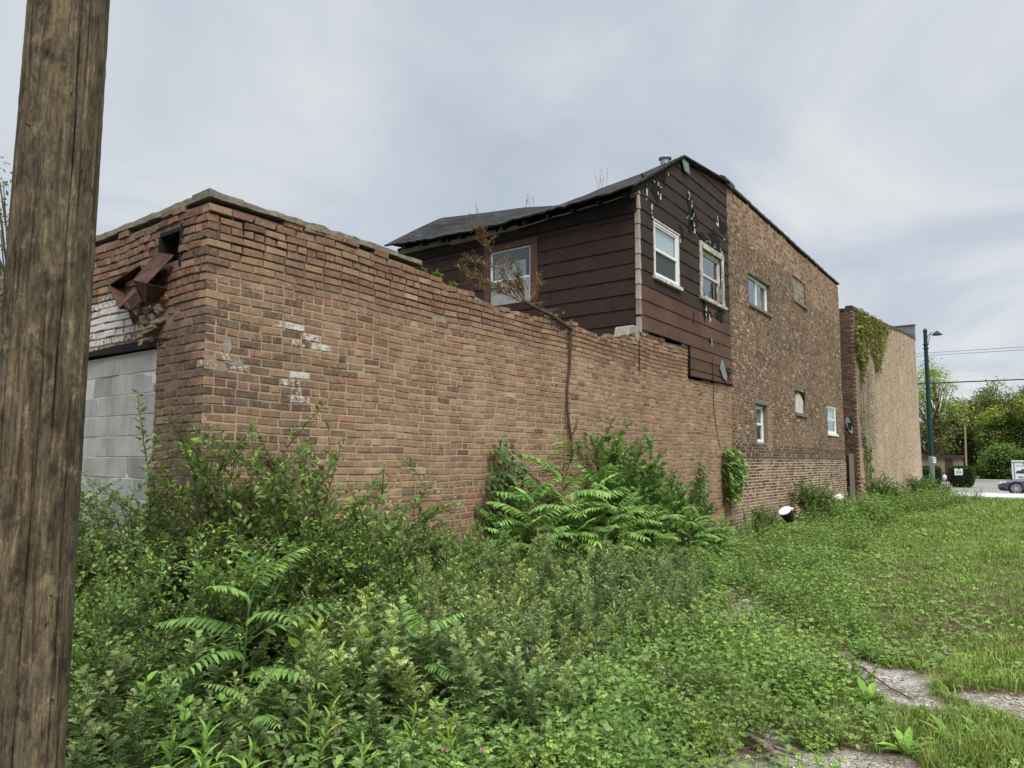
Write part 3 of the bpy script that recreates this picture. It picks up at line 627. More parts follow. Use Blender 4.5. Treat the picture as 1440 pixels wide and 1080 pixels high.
# broken masonry hanging in the hole under it
RUB = [(.95, 3.03, .02, (.13, .09, .06), .35, 0, 'broken red brick chunk lodged below the rusty downspout head'), (.76, 3.03, .02, (.08, .07, .08), -.5, 1, 'pale mortar chunk wedged beside the broken brick by the corner'),
       (.83, 2.83, .05, (.20, .1, .065), -.42, 2, 'grey loose brick tipped on the lintel end, lowest of the rubble'), (.74, 2.90, .02, (.16, .09, .05), -.2, 3, 'thin brick slab resting above the tipped loose brick'),
       (.98, 2.92, .01, (.11, .08, .06), .2, 2, 'dark broken brick at the left of the rubble under the rusty head'), (.86, 2.96, .03, (.07, .06, .05), .8, 1, 'small pale lump of mortar in the middle of the rubble'), (.68, 3.12, .01, (.09, .08, .07), .1, 0, 'red broken brick sticking out of the pier edge above the rubble')]
for i, (u, z, n_, sz_, ang, ci_, lab) in enumerate(RUB):
    bm = bmesh.new(); bmesh.ops.create_cube(bm, size=1.0); bmesh.ops.subdivide_edges(bm, edges=bm.edges[:], cuts=3, use_grid_fill=True); rgb_ = np.random.default_rng(60 + i)
    for v in bm.verts:
        co = np.array(v.co) * np.array(sz_); v.co = Vector(co * (1 - .22 * (abs(np.array(v.co)) > .45).sum() / 3) + rgb_.normal(0, .0035, 3))
    me = bpy.data.meshes.new('loose_brick'); bm.to_mesh(me); bm.free(); at = me.color_attributes.new('Col', 'FLOAT_COLOR', 'POINT')
    at.data.foreach_set('color', np.tile(np.array([*S(*[(124, 84, 68), (158, 146, 130), (104, 92, 78), (116, 96, 80)][ci_]), 1], dtype=np.float32), len(me.vertices)))
    me.materials.append(M['tinted']); o = bpy.data.objects.new('loose_brick', me); COL.objects.link(o); o.location = tuple(frE(u, z, n_)); o.rotation_euler = (0.2 - .1 * i, ang, 0.15 * i); tag(o, lab, 'brick')

# ---- tall brick building
tall = thing('brick_building', 'tall two-storey brown brick building with clay tile coping and five openings', 'building', (0, 13.4, 0))
frT = Fr((0, 13.34, 0), (0, 1, 0), (1, 0, 0)); T0 = 13.34
TW = {'up': (14.87, 16.70, 5.74, 6.57), 'low1': (15.11, 16.05, 2.12, 3.12), 'arch': (18.95, 20.10, 3.12, 3.80), 'low2': (23.0, 24.42, 2.62, 3.62), 'infill': (19.15, 20.68, 6.70, 7.45)}
thol = [(a - T0, b - T0, c, d) for a, b, c, d in TW.values()]
TB = [(102, 78, 65), (112, 84, 69), (95, 74, 63), (116, 88, 71), (106, 79, 65), (100, 78, 67)]
TL = [(164, 144, 118), (152, 130, 106), (158, 136, 110), (176, 158, 134)]
def tcol(u, z, rg, head):
    r = rg.random(); y = u + T0
    dark = vn(y * .8 + z * .5, 1) * .5 + vn(z * 2.2 - y * .3, 5) * .4
    if 16.0 < y < 16.45 and 2.0 < z < 3.2: return pick(rg, [(168, 138, 108), (150, 118, 90), (158, 126, 98)])
    if z > 7.35 + .2 * vn(y, 2) or (z > 6.9 and y > 20.7): return pick(rg, [(168, 142, 116), (150, 112, 90), (142, 100, 82), (160, 132, 108)] if r < .8 else TB)
    if z < 1.70: 
        if r < .30 + .35 * max(0, vn(y * .9, 4)) and z > .7: return pick(rg, [(52, 44, 40), (66, 54, 48), (44, 40, 38)])
        return pick(rg, [(132, 100, 82), (118, 88, 72), (142, 112, 94)])
    if 1.7 < z < 2.05: return pick(rg, TB) * .55
    if r < .05: return pick(rg, TL)
    if r < .34: return pick(rg, [(128, 102, 82), (116, 92, 74)])
    c = pick(rg, TB)
    return c * (0.8 if dark > .25 else 1)
def tmort(u, z):
    if z < 1.7: return S(206, 186, 162)
    if z > 7.3: return S(166, 146, 124)
    return S(150, 130, 110)
def tpaint(u, z, rg):
    if z < 1.7: return rg.random() * .34
    if u > 12.1 and z < .6: return .8
    return rg.random() * .3
TT = interp([(0, 8.42), (12.5, 8.42)])
tw = brick_wall(frT, 0, 12.3, 0.0, 8.5, tcol, tmort, TT, thol, jit=0.003, rec=.005, seed=21, sagf=sag_small, paint=tpaint, hdr=6, tops=.01, snap=lambda u, z: .26 if z < 7.3 else .04, snapcol=lambda u, z, rg: pick(rg, TL), jf=lambda z: .022 if z < 1.66 else .017)
put_wall('side_wall', [tw], tall)
frTe = Fr((0, 25.64, 0), (-1, 0, 0), (0, 1, 0))
cr_ = MB(); cr_.box((-9, T0 + .05, 0), (-0.22, 25.6, 8.35)); cr_.build('wall_core', M['dark'], tall)
te = brick_wall(Fr((0, T0, 0), (-1, 0, 0), (0, -1, 0)), 0.02, 3.2, 7.2, 8.45, tcol, tmort, lambda u: 8.4, (), jit=.006, seed=23)
put_wall('rear_wall', [te], tall)
MB().box((-9, T0, 8.355), (-0.2, 25.6, 8.39)).build('flat_roof', M['tar'], tall)
# clay tile coping
tl = MB(); y = T0 - 0.1; k = 0
while y < 25.6:
    l = 0.62; n = 8; zb_ = 8.44 + .012 * vn(y, 3)
    if k > 0: 
        P = [(0.05, zb_), (0.05, zb_ + .05), (0.02, zb_ + .10), (-.06, zb_ + .14), (-.15, zb_ + .155), (-.26, zb_ + .12), (-.3, zb_)]
        tl.prism([(x, y, z) for x, z in P], (0, l - .09, 0))
        tl.prism([(x * 1.12 - .0, y + l - .09, zb_ + (z - zb_) * 1.22 - .01) for x, z in P], (0, .085, 0))
    else:
        P = [(0.07, zb_ - .04), (0.08, zb_ + .08), (0.03, zb_ + .17), (-.08, zb_ + .22), (-.3, zb_ + .2), (-.5, zb_ + .1), (-.5, zb_ - .03)]
        tl.prism([(x, y - .1, z) for x, z in P], (0, l, 0))
    y += l; k += 1
tl.build('tile_coping', M['tile'], tall, bevel=0.012)
# openings
def window(parent, fr, u0_, u1_, z0_, z1_, style, rec=0.10, frame='white', sill=None, fw_=0.055, room=True):
    f = MB(); o = rec
    f.lbox(fr, u0_, u0_ + fw_, z0_, z1_, -o - .05, -o); f.lbox(fr, u1_ - fw_, u1_, z0_, z1_, -o - .05, -o)
    f.lbox(fr, u0_ + fw_, u1_ - fw_, z1_ - fw_, z1_, -o - .05, -o - .002); f.lbox(fr, u0_ + fw_, u1_ - fw_, z0_, z0_ + fw_, -o - .05, -o - .002)
    win = f.build('window', M[frame], parent, bevel=0.006)
    a, b, c, d = u0_ + fw_, u1_ - fw_, z0_ + fw_, z1_ - fw_; s = MB(); t_ = .035; zm = c + (d - c) * .5; um = (a + b) / 2
    if style == 'slider':
        s.lbox(fr, um - .03, um + .03, c, d, -o - .045, -o - .012)
        s.lbox(fr, um + .03, b, d - t_, d, -o - .045, -o - .014); s.lbox(fr, um + .03, b, c, c + t_, -o - .045, -o - .014); s.lbox(fr, b - t_, b, c + t_, d - t_, -o - .045, -o - .014)
        s.build('sash', M[frame], win, bevel=.004)
        MB().lbox(fr, a, b, c, d, -o - .044, -o - .04).build('pane', M['glass'], win)
        n = 24
        for (p0, p1, dz) in [(um + .05, um + .22, 0), (b - .2, b, .02)]:
            q = MB(); V = []
            for i in range(n + 1):
                uu_ = p0 + (p1 - p0) * i / n; nn = -o - .1 + .012 * math.sin(i * 1.4)
                V += [fr(uu_, c, nn), fr(uu_, d, nn)]
            q.add(V, [(2 * i, 2 * i + 2, 2 * i + 3, 2 * i + 1) for i in range(n)])
            q.build('curtain', M['curtain'], win)
    elif style in ('hung', 'blind', 'hungdark'):
        s.lbox(fr, a, b, zm - .03, zm + .03, -o - .045, -o - .008)
        for (p, q_) in ((c, zm - .03), (zm + .03, d)):
            s.lbox(fr, a, a + t_, p, q_, -o - .045, -o - .014); s.lbox(fr, b - t_, b, p, q_, -o - .045, -o - .014)
        s.lbox(fr, a + t_, b - t_, d - t_, d, -o - .045, -o - .016); s.lbox(fr, a + t_, b - t_, c, c + t_, -o - .045, -o - .016)
        s.build('sash', M[frame], win, bevel=.004)
        if style == 'blind':
            MB().lbox(fr, a, b, zm, d, -o - .044, -o - .04).build('pane', M['glass'], win)
            MB().lbox(fr, a, b, zm, d, -o - .075, -o - .07).build('blind', M['blind'], win)
            MB().lbox(fr, a, b, c, zm, -o - .044, -o - .04).build('insect_screen', M['screen'], win)
        else:
            MB().lbox(fr, a, b, c, d, -o - .044, -o - .04).build('pane', M['glass'], win)
            q = MB(); n = 30; V = []
            for i in range(n + 1):
                uu_ = a + (b - a) * i / n; nn = -o - .085 + .012 * math.sin(i * 1.3)
                V += [fr(uu_, c + (.42 if style == 'hung' else .1) * (d - c), nn), fr(uu_, d, nn)]
            q.add(V, [(2 * i, 2 * i + 2, 2 * i + 3, 2 * i + 1) for i in range(n)]); q.build('curtain', M['curtain'] if style == 'hung' else M['greypanel'], win)
    if sill:
        MB().lbox(fr, u0_ - .06, u1_ + .06, z0_ - .09, z0_ - .002, -o - .04, .045).build('sill', M[sill], win, bevel=.008)
    # reveals of the opening
    return win
def reveal(parent, fr, u0_, u1_, z0_, z1_, depth=.2, mat='stone'):
    q = MB(); q.lbox(fr, u0_ - .03, u0_ - .003, z0_, z1_, -depth, -.015); q.lbox(fr, u1_ + .003, u1_ + .03, z0_, z1_, -depth, -.015); q.lbox(fr, u0_ - .03, u1_ + .03, z1_ + .003, z1_ + .03, -depth, -.015); q.lbox(fr, u0_ - .03, u1_ + .03, z0_ - .03, z0_ - .003, -depth, -.015)
    return q.build('reveal', M[mat], parent)
def TL_(k): a, b, c, d = TW[k]; return a - T0, b - T0, c, d
for k, st, si, rc in (('up', 'slider', 'stone', .09), ('low1', 'hung', None, .10), ('low2', 'hung', 'white', .02)):
    a, b, c, d = TL_(k); wn = window(tall, frT, a + .01, b - .01, c + .01, d - .01, st, rc, sill=si); reveal(wn, frT, a, b, c, d)
a, b, c, d = TL_('low1'); MB().lbox(frT, a - .12, b + .18, d + .01, d + .13, -.05, .025).build('lintel', M['stone'], tall, bevel=.01)
# boarded arched opening
a, b, c, d = TL_('arch'); ar = []; n = 12
for i in range(n + 1):
    an = math.pi * i / n; ar.append(((a + b) / 2 + (b - a) / 2 * .985 * math.cos(an), d - .24 + .22 * math.sin(an)))
pl = MB(); pl.prism([frT(u, z, -.085) for u, z in [(a + .01, c + .005), (b - .01, c + .005)] + ar], (0.02, 0, 0)); bd = pl.build('boarded_window', M['oldwhite'], tall)
MB().lbox(frT, a - .08, b + .14, c - .1, c - .003, -.1, .05).build('sill', M['stone'], bd, bevel=.008)
q = MB(); 
for sgn in (0, 1):
    pp = [(u, z) for u, z in ar if (u > (a + b) / 2) == bool(sgn)]; pp.sort()
    poly = ([(a, d)] if not sgn else []) + pp + ([(b, d)] if sgn else [])
    q.prism([frT(u, z, -.07) for u, z in poly], (0.06, 0, 0))
q.build('arch_brick_fill', M['wood_shade'], bd); reveal(bd, frT, a, b, c, d)
# bricked-up opening
a, b, c, d = TL_('infill')
fi = brick_wall(Fr((-.04, T0, 0), (0, 1, 0), (1, 0, 0)), a, b, c, d, lambda u, z, rg, hd: pick(rg, [(152, 142, 124), (136, 122, 104), (160, 150, 134), (120, 110, 98)]), lambda u, z: S(150, 140, 124), None, (), jit=.006, seed=31)
bi = put_wall('bricked_up_window', [fi], tall); MB().lbox(frT, a - .1, b + .1, c - .12, c - .002, -.1, .05).build('sill', M['stone'], bi, bevel=.008)

# ---- brown sided house
house = thing('sided_house', 'dark brown sided upper house with sagging shingle roof behind the low wall', 'house', (-3, 10.5, 0))
frG = Fr((0.005, 0, 0), (0, 1, 0), (1, 0, 0)); HY = 8.42
frW = Fr((0, HY, 0), (-1, 0, 0), (0, -1, 0))
HTOP = interp([(8.3, 6.72), (10.45, 8.02), (13.34, 8.42)])
GW1 = (9.09, 10.26, 5.21, 6.33); GW2 = (11.55, 12.80, 5.26, 6.40); SW1 = (2.42, 3.56, 4.92, 6.14)
def siding(fr, u0_, u1_, zlist, colf, holes, top, seed, jl=1.22, ptf=None, gap=.004):
    rg = np.random.default_rng(seed); V = []; F = []; C = []; P = []
    for ci in range(len(zlist) - 1):
        za, zb = zlist[ci], zlist[ci + 1]
        cuts = sorted({za, zb} | {h for a, b, c, d in holes for h in (c, d) if za < h < zb})
        joints = [u0_]; u = u0_ + jl * rg.uniform(.3, 1)
        while u < u1_: joints.append(u); u += jl * rg.uniform(.85, 1.1)
        joints.append(u1_)
        for b0, b1 in zip(cuts[:-1], cuts[1:]):
            zm = (b0 + b1) / 2
            for pa, pb in zip(joints[:-1], joints[1:]):
                c_ = colf((pa + pb) / 2, (za + zb) / 2, np.random.default_rng(int(abs(pa) * 977 + ci * 31 + seed))); p_ = ptf((pa + pb) / 2, zm) if ptf else 0
                iv = [(pa + gap / 2, pb - gap / 2)]
                for a, b, c, d in holes:
                    if c < zm < d:
                        nv = []
                        for x, y_ in iv:
                            if b <= x or a >= y_: nv.append((x, y_)); continue
                            if a > x: nv.append((x, a))
                            if b < y_: nv.append((b, y_))
                        iv = nv
                for x, y_ in iv:
                    ns = max(1, int((y_ - x) / .15)); us = np.linspace(x, y_, ns + 1)
                    wob = rg.normal(0, .0018, (ns + 1, 2))
                    for i in range(ns):
                        q = []
                        tA, tB = (top(us[i]), top(us[i + 1])) if top else (99, 99)
                        if max(tA, tB) < b0 + .01: continue
                        zt0, zt1 = max(b0 + .004, min(b1, tA)), max(b0 + .004, min(b1, tB))
                        nn = lambda z, w_: .020 - .016 * (z - za) / (zb - za) + w_
                        k = len(V)
                        V += [fr(us[i], b0, nn(b0, wob[i, 0])), fr(us[i + 1], b0, nn(b0, wob[i + 1, 0])), fr(us[i + 1], zt1, nn(zt1, wob[i + 1, 1])), fr(us[i], zt0, nn(zt0, wob[i, 1])),
                              fr(us[i], b0, -.02), fr(us[i + 1], b0, -.02), fr(us[i + 1], zt1, -.02), fr(us[i], zt0, -.02)]
                        F += [(k, k + 1, k + 2, k + 3), (k + 4, k + 5, k + 1, k), (k + 3, k + 2, k + 6, k + 7)]
                        if i == 0: F.append((k, k + 3, k + 7, k + 4))
                        if i == ns - 1: F.append((k + 1, k + 5, k + 6, k + 2))
                        C += [c_] * 8; P += [p_] * 8
    return V, F, C, P
def hcolG(u, z, rg):
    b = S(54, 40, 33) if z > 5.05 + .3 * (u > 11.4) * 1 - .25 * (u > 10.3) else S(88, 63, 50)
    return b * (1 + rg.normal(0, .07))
def hcolW(u, z, rg): return S(52, 37, 29) * (1 + rg.normal(0, .06))
zl = [3.42] + [4.07 + .29 * i for i in range(16)]; zl[1:1] = [3.58, 3.83]
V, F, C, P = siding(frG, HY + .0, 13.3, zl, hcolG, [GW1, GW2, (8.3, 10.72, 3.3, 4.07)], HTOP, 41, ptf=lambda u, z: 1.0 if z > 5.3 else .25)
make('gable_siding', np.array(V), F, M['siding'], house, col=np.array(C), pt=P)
V, F, C, P = siding(frW, -.004, 6.4, [3.3 + .29 * i + (.0) for i in range(0, 13)], hcolW, [SW1], lambda u: 6.72, 43, ptf=lambda u, z: .08)
make('rear_siding', np.array(V), F, M['siding'], house, col=np.array(C), pt=P)
cr_ = MB(); cr_.box((-6.38, HY + .28, 3.4), (-.24, 13.3, 6.6)); cr_.build('room_core', M['dark'], house)
q = MB()
for fr, holes, a, b, c, d in ((frG, [GW1, GW2, (8.3, 10.72, 3.3, 4.07)], HY, 13.3, 3.44, 8.0), (frW, [SW1], .02, 6.4, 3.4, 6.66)):
    us = sorted({a, b} | {x for h in holes for x in h[:2] if a < x < b}); zs = sorted({c, d, 6.7} | {x for h in holes for x in h[2:] if c < x < d})
    for i in range(len(us) - 1):
        for j in range(len(zs) - 1):
            um, zm = (us[i] + us[i + 1]) / 2, (zs[j] + zs[j + 1]) / 2
            if zm > 6.75 and fr is frG and um < 9.0: continue
            if zm > 6.69: continue
            if any(h[0] < um < h[1] and h[2] < zm < h[3] for h in holes): continue
            q.lbox(fr, us[i], us[i + 1], zs[j], zs[j + 1], -.03, -.012)
q.prism([frG(u, z, -.012) for u, z in [(8.45, 6.7), (13.3, 6.7), (13.3, 8.3), (10.45, 7.95)]], (-.018, 0, 0))
q.build('black_felt', M['felt'], house)
# corner caps, one per course
q = MB(); rg = np.random.default_rng(6)
for i in range(10):
    z0_ = 4.07 + .29 * i - .03 - (i == 0) * .04; z1_ = z0_ + .285
    if z1_ > 6.75: z1_ = 6.72
    if z1_ <= z0_: break
    o1, o2 = .036 + rg.normal(0, .003), .026; wd = .05
    c = S(158, 146, 134) * (1 + rg.normal(0, .14)) if i > 0 else S(150, 140, 134)
    V = [(0.005 + o1, HY - o1, z0_), (0.005 + o1, HY + wd, z0_), (0.005 + o2, HY + wd, z1_), (0.005 + o2, HY - o2, z1_), (-wd + .01, HY - o1, z0_), (-wd + .01, HY - o2, z1_)]
    q.add(V, [(0, 1, 2, 3), (4, 0, 3, 5)], c)
o = q.build('corner_caps', M['tinted'], house, col=True); md = o.modifiers.new('solid', 'SOLIDIFY'); md.thickness = .004
# windows of the house
w1 = window(house, frG, *GW1[:2], *GW1[2:], 'blind', -.015, 'white', None, .06)
tr = MB(); 
def casing(fr, a, b, c, d, wd, n0, n1, m, parent, name='casing', seed=1, sill=True):
    rg = np.random.default_rng(seed); q = MB()
    q.lbox(fr, a - wd, a + .01, c, d + wd * .8, n0, n1); q.lbox(fr, b - .01, b + wd, c, d + wd * .8, n0, n1 - .002); q.lbox(fr, a - wd - .01, b + wd + .01, d - .005, d + wd, n0, n1 + .004)
    o = q.build(name, M[m], parent, bevel=.006)
    if sill: MB().lbox(fr, a - wd - .05, b + wd + .05, c - .07, c + .005, n0, n1 + .05).build('sill', M[m], o, bevel=.008)
    return o
casing(frG, *GW1, .03, .0, .028, 'oldwhite', w1)
w2 = window(house, frG, *GW2[:2], *GW2[2:], 'hungdark', .03, 'oldwhite', None, .07)
casing(frG, *GW2, .13, .0, .035, 'wornwhite', w2)
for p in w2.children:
    if p.name.startswith('curtain'): p.data.materials[0] = M['dark']  # this sheet is coloured as the unlit opening behind the pane
q = MB(); 
for (u, z, l, an, w_) in [(12.62, 5.35, .5, 1.45, .05), (12.45, 5.30, .42, .95, .035), (12.7, 5.28, .6, 1.52, .06), (12.3, 5.29, .3, .3, .03)]:
    d_ = np.array([math.cos(an), math.sin(an)]); q.hexa([frG(u, z, .03), frG(u + w_, z, .03), frG(u + w_, z, .045), frG(u, z, .045)] + [frG(u + d_[0] * l * .5 + w_ * x, z + d_[1] * l, n_) for x, n_ in ((0, .05), (1, .05), (1, .065), (0, .065))])
q.build('broken_trim', M['barewood'], w2)
w3 = window(house, frW, 2.45, 3.53, 5.44, 6.12, 'none', .02, 'white', None, .04)
MB().lbox(frW, 2.49, 3.49, 5.48, 6.08, -.055, -.05).build('pane', M['glass'], w3)
q = MB(); n = 40; V = []
for i in range(n + 1):
    uu_ = 2.66 + .85 * i / n; V += [frW(uu_, 5.48, -.12 + .012 * math.sin(i * 1.2)), frW(uu_, 5.86 - (.05 if 14 < i < 20 else 0), -.12 + .012 * math.sin(i * 1.2))]
q.add(V, [(2 * i, 2 * i + 2, 2 * i + 3, 2 * i + 1) for i in range(n)]); q.build('curtain', M['curtain'], w3)
MB().lbox(frW, 2.47, 3.51, 4.92, 5.435, -.06, -.01).build('lower_panel', M['greypanel'], w3)
q = MB(); q.lbox(frW, 2.27, 2.44, 4.9, 6.2, -.04, .03); q.lbox(frW, 3.54, 3.68, 4.9, 6.2, -.04, .03); q.lbox(frW, 2.26, 3.69, 6.12, 6.24, -.04, .034); q.build('casing', M['browntrim'], w3, bevel=.006)
q = MB(); q.lbox(frW, 2.441, 2.47, 4.9, 5.46, -.02, .02); q.build('stop_bead', M['oldwhite'], w3)
# torn patches where the siding has flaked to wood and felt
def jag(cu, cz, w_, h_, n, rg, rag=.35):
    out = []
    for i in range(n):
        a = 2 * math.pi * i / n; r = 1 + rg.uniform(-rag, rag)
        out.append((cu + w_ * math.cos(a) * r, cz + h_ * math.sin(a) * r))
    return out
rg = np.random.default_rng(77); 
for cu, cz, w_, h_ in [(10.95, 7.1, .16, .5), (11.1, 6.85, .2, .25), (9.25, 7.0, .25, .2), (9.6, 7.45, .12, .2), (12.4, 6.75, .35, .22), (12.85, 7.25, .3, .15), (11.6, 6.6, .15, .12), (10.45, 6.45, .12, .12), (12.5, 5.0, .25, .14), (11.62, 5.05, .06, .3), (11.85, 4.95, .18, .12), (11.0, 4.72, .02, .12), (8.7, 7.0, .12, .1), (11.95, 4.35, .12, .05), (12.95, 3.7, .22, .12)]:
    qf = MB(); qf.prism([frG(u, z, .0155) for u, z in jag(cu, cz, w_, h_, 14, rg, .45)], (.008, 0, 0)); qf.build('torn_felt', M['felt'], house)
for cu, cz, w_, h_ in [(10.9, 7.35, .05, .14), (11.05, 7.1, .05, .2), (10.95, 6.9, .12, .02), (11.12, 6.72, .04, .12), (10.75, 6.85, .12, .02), (9.3, 7.15, .03, .22), (9.4, 7.0, .03, .16), (8.75, 6.9, .04, .3), (9.0, 7.12, .16, .025), (9.75, 7.5, .14, .03), (11.65, 6.55, .12, .1), (11.95, 6.62, .14, .035), (12.35, 6.60, .12, .06), (12.75, 6.55, .08, .12), (12.55, 7.2, .03, .02), (10.36, 6.35, .05, .14), (9.0, 6.45, .03, .12), (11.95, 4.86, .05, .13), (11.7, 5.0, .04, .2), (12.0, 4.3, .025, .1), (11.5, 5.55, .035, .28), (12.95, 6.95, .25, .012), (12.6, 7.28, .012, .12), (12.85, 6.5, .03, .14)]:
    for k in range(4):
        a_, b_ = cu + rg.uniform(-1, 1) * w_, cz + rg.uniform(-1, 1) * h_; sz = rg.uniform(.012, .04)
        qw = MB(); qw.prism([frG(u, z, .022 + .006 * rg.random()) for u, z in jag(a_, b_, min(sz, w_ + .01) * rg.uniform(.5, 1), sz * rg.uniform(.8, 2) if h_ > w_ else sz * .5, 9, rg, .6)], (.006, 0, 0)); qw.build('torn_edge', M['oldwhite'], house)
# grey flap of sheet at the siding foot and black edging
MB().prism([frG(u, z, .03) for u, z in [(12.62, 3.98), (12.45, 3.75), (12.62, 3.55), (12.85, 3.50), (12.9, 3.62)]], (.02, 0, .0)).build('loose_sheet', M['greymetal'], house)
q = MB(); q.tube([frG(8.46, 4.05, .03), frG(9.5, 4.06, .03), frG(10.69, 4.05, .03)], .014, 6); q.tube([frG(10.70, 4.07, .03), frG(10.70, 3.43, .03)], .022, 6); q.tube([frG(10.70, 3.41, .03), frG(12, 3.43, .032), frG(13.3, 3.45, .03)], .016, 6); q.build('edge_flashing', M['felt'], house)
# sagging shingle roof
RU = [(0.12, 10.47, 8.12), (-.85, 10.3, 7.87), (-1.6, 10.05, 7.67), (-2.34, 9.75, 7.37), (-2.66, 9.65, 7.35), (-3.44, 9.5, 7.43), (-4.05, 9.35, 7.43), (-5.16, 9.1, 7.46), (-5.53, 9.0, 7.47), (-6.09, 8.6, 7.14), (-6.5, 8.2, 6.80)]
RE = [(.13, 8.06, 6.67), (-.52, 8.06, 6.62), (-1.31, 8.08, 6.60), (-2.16, 8.1, 6.60), (-3.07, 8.1, 6.58), (-4.06, 8.1, 6.60), (-5.13, 8.1, 6.63), (-6.5, 8.1, 6.73)]
xs = np.linspace(.12, -6.5, 67); rg = np.random.default_rng(8); V = []; nr = 13
for i, x in enumerate(xs):
    uy = np.interp(-x, [-p[0] for p in RU], [p[1] for p in RU]); uz = np.interp(-x, [-p[0] for p in RU], [p[2] for p in RU])
    ey = np.interp(-x, [-p[0] for p in RE], [p[1] for p in RE]) + rg.normal(0, .012) + .02 * vn(x * 5, 2); ez = np.interp(-x, [-p[0] for p in RE], [p[2] for p in RE]) + rg.normal(0, .006) + .014 * vn(x * 4, 7)
    for k in range(9):
        t_ = k / 8; V.append((x, ey + (uy - ey) * t_, ez + (uz - ez) * t_ + .012 * vn(x * 3 + t_ * 5, 1) * (0 < k < 8)))
    for k in range(1, 5):
        t_ = k / 4; V.append((x, uy + (13.3 - uy) * t_, uz + (min(uz + .45, 8.46) - uz) * t_))
F = [(i * nr + k, (i + 1) * nr + k, (i + 1) * nr + k + 1, i * nr + k + 1) for i in range(66) for k in range(12)]
roof = make('shingle_roof', np.array(V), [f[::-1] for f in F], M['shingle'], house, solid=.035)
q = MB()
for x in np.arange(-.12, -6.3, -.58):
    z_ = np.interp(-x, [-p[0] for p in RE], [p[2] for p in RE]); q = MB(); q.hexa([(x - .025, 8.14, z_ - .14), (x + .025, 8.14, z_ - .14), (x + .025, 8.44, z_ - .0), (x - .025, 8.44, z_ - .0), (x - .025, 8.14, z_ - .045), (x + .025, 8.14, z_ - .045), (x + .025, 8.44, z_ + .12), (x - .025, 8.44, z_ + .12)]); q.build('rafter_tail', M['wood_shade'], roof)
q = MB(); zz = lambda x: np.interp(x, [-6.4, -4.5, -2.66, -2.1, 0.02], [6.60, 6.50, 6.49, 6.52, 6.62])
q.tube([(x, 8.31 + .012 * vn(x * 3, 1), zz(x) + .012 * vn(x * 4, 2)) for x in np.linspace(.03, -6.3, 40)], .017, 6); q.build('bent_drip_edge', M['barewood'], roof)
q = MB()
for (x0_, x1_, z_, h_) in [(-2.75, -3.25, 6.47, .10), (-3.3, -4.6, 6.46, .12), (-4.7, -6.2, 6.52, .12), (-.02, -.12, 6.56, .12)]: q = MB(); q.box((x1_, 8.33, z_), (x0_, 8.36, z_ + h_)); q.build('broken_fascia', M['barewood'], roof, bevel=.006)
MB().box((-6.38, 8.37, 6.30), (-.0, 8.41, 6.60)).build('soffit_shade', M['wood_shade'], roof)  # dark strip painted in as the shade under the eave
q = MB(); P_ = [(8.1, 6.66), (8.42, 6.80), (10.47, 8.10)]
for (a, b) in zip(P_[:-1], P_[1:]): q.hexa([(0.06, a[0], a[1] - .07), (0.02, a[0], a[1] - .07), (0.02, b[0], b[1] - .07), (0.06, b[0], b[1] - .07), (0.06, a[0], a[1] + .03), (.02, a[0], a[1] + .03), (.02, b[0], b[1] + .03), (.06, b[0], b[1] + .03)])
q.hexa([(.045, 10.47, 8.05), (.02, 10.47, 8.05), (.02, 13.3, 8.455), (.045, 13.3, 8.455), (.045, 10.47, 8.085), (.02, 10.47, 8.085), (.02, 13.3, 8.49), (.045, 13.3, 8.49)]); q.build('rake_board', M['wood_shade'], roof)
MB().prism([frG(u, z, .062) for u, z in [(10.42, 8.02), (10.5, 8.08), (10.78, 8.06), (10.82, 7.84), (10.56, 7.82)]], (.012, 0, 0)).build('peak_flashing', M['greymetal'], roof)
q = MB(); q.rev([(.10, 0), (.10, .16), (.135, .17), (.135, .2), (.05, .26), (.01, .27)], (-.22, 10.22, 7.86), 16); q.build('roof_vent', M['galv'], roof, smooth=False)

# ---- far brick building
far = thing('corner_brick_building', 'pale tan brick building with yellowing ivy at its top rear corner', 'building', (.3, 27, 0))
FY0, FY1 = 26.6, 45.3
frF = Fr((.3, FY0, 0), (0, 1, 0), (1, 0, 0)); frFr = Fr((.3, FY0, 0), (-1, 0, 0), (0, -1, 0))
FT = interp([(0, 7.62), (.9, 7.72), (4.3, 7.98), (9.4, 8.40), (18.7, 9.18)])
FP = [(186, 164, 140), (178, 153, 129), (192, 172, 148), (170, 144, 119), (181, 155, 131)]
def fcol(u, z, rg, head):
    r = rg.random()
    if u < 4.0 - .9 * z / 8 + rg.normal(0, .4) : return pick(rg, [(122, 104, 92), (136, 114, 100), (108, 94, 84), (146, 122, 104)] if z > 2.2 else [(168, 128, 108), (176, 140, 120)])
    if z < 1.0 and u > 11 and u < 14: return pick(rg, [(176, 112, 98), (164, 124, 104)])
    if r < .07: return pick(rg, [(150, 118, 92), (132, 108, 88)])
    return pick(rg, FP)
fs = brick_wall(frF, 0, FY1 - FY0, -.3, 9.3, fcol, lambda u, z: S(200, 186, 166) if u < 4.5 else S(200, 186, 164), FT, (), jit=.003, joint=.018, seed=51, sagf=sag_small, c0=0, paint=lambda u, z, rg: rg.random() * .2, tops=.01, mstep=.3)
fr_ = brick_wall(frFr, 0, 3.5, -.3, 7.9, lambda u, z, rg, hd: pick(rg, [(96, 68, 56), (84, 60, 50), (108, 78, 62), (70, 56, 50)]), lambda u, z: S(128, 108, 92), lambda u: 7.62, (), jit=.006, seed=53, c0=1, paint=lambda u, z, rg: rg.random() * .2)
put_wall('side_wall', [fs], far); put_wall('rear_wall', [fr_], far)
MB().box((-9, FY0 + .12, -.3), (.18, FY1 - .05, 7.5)).build('wall_core', M['dark'], far)
q = MB(); yy = 0.0; rg = np.random.default_rng(3)
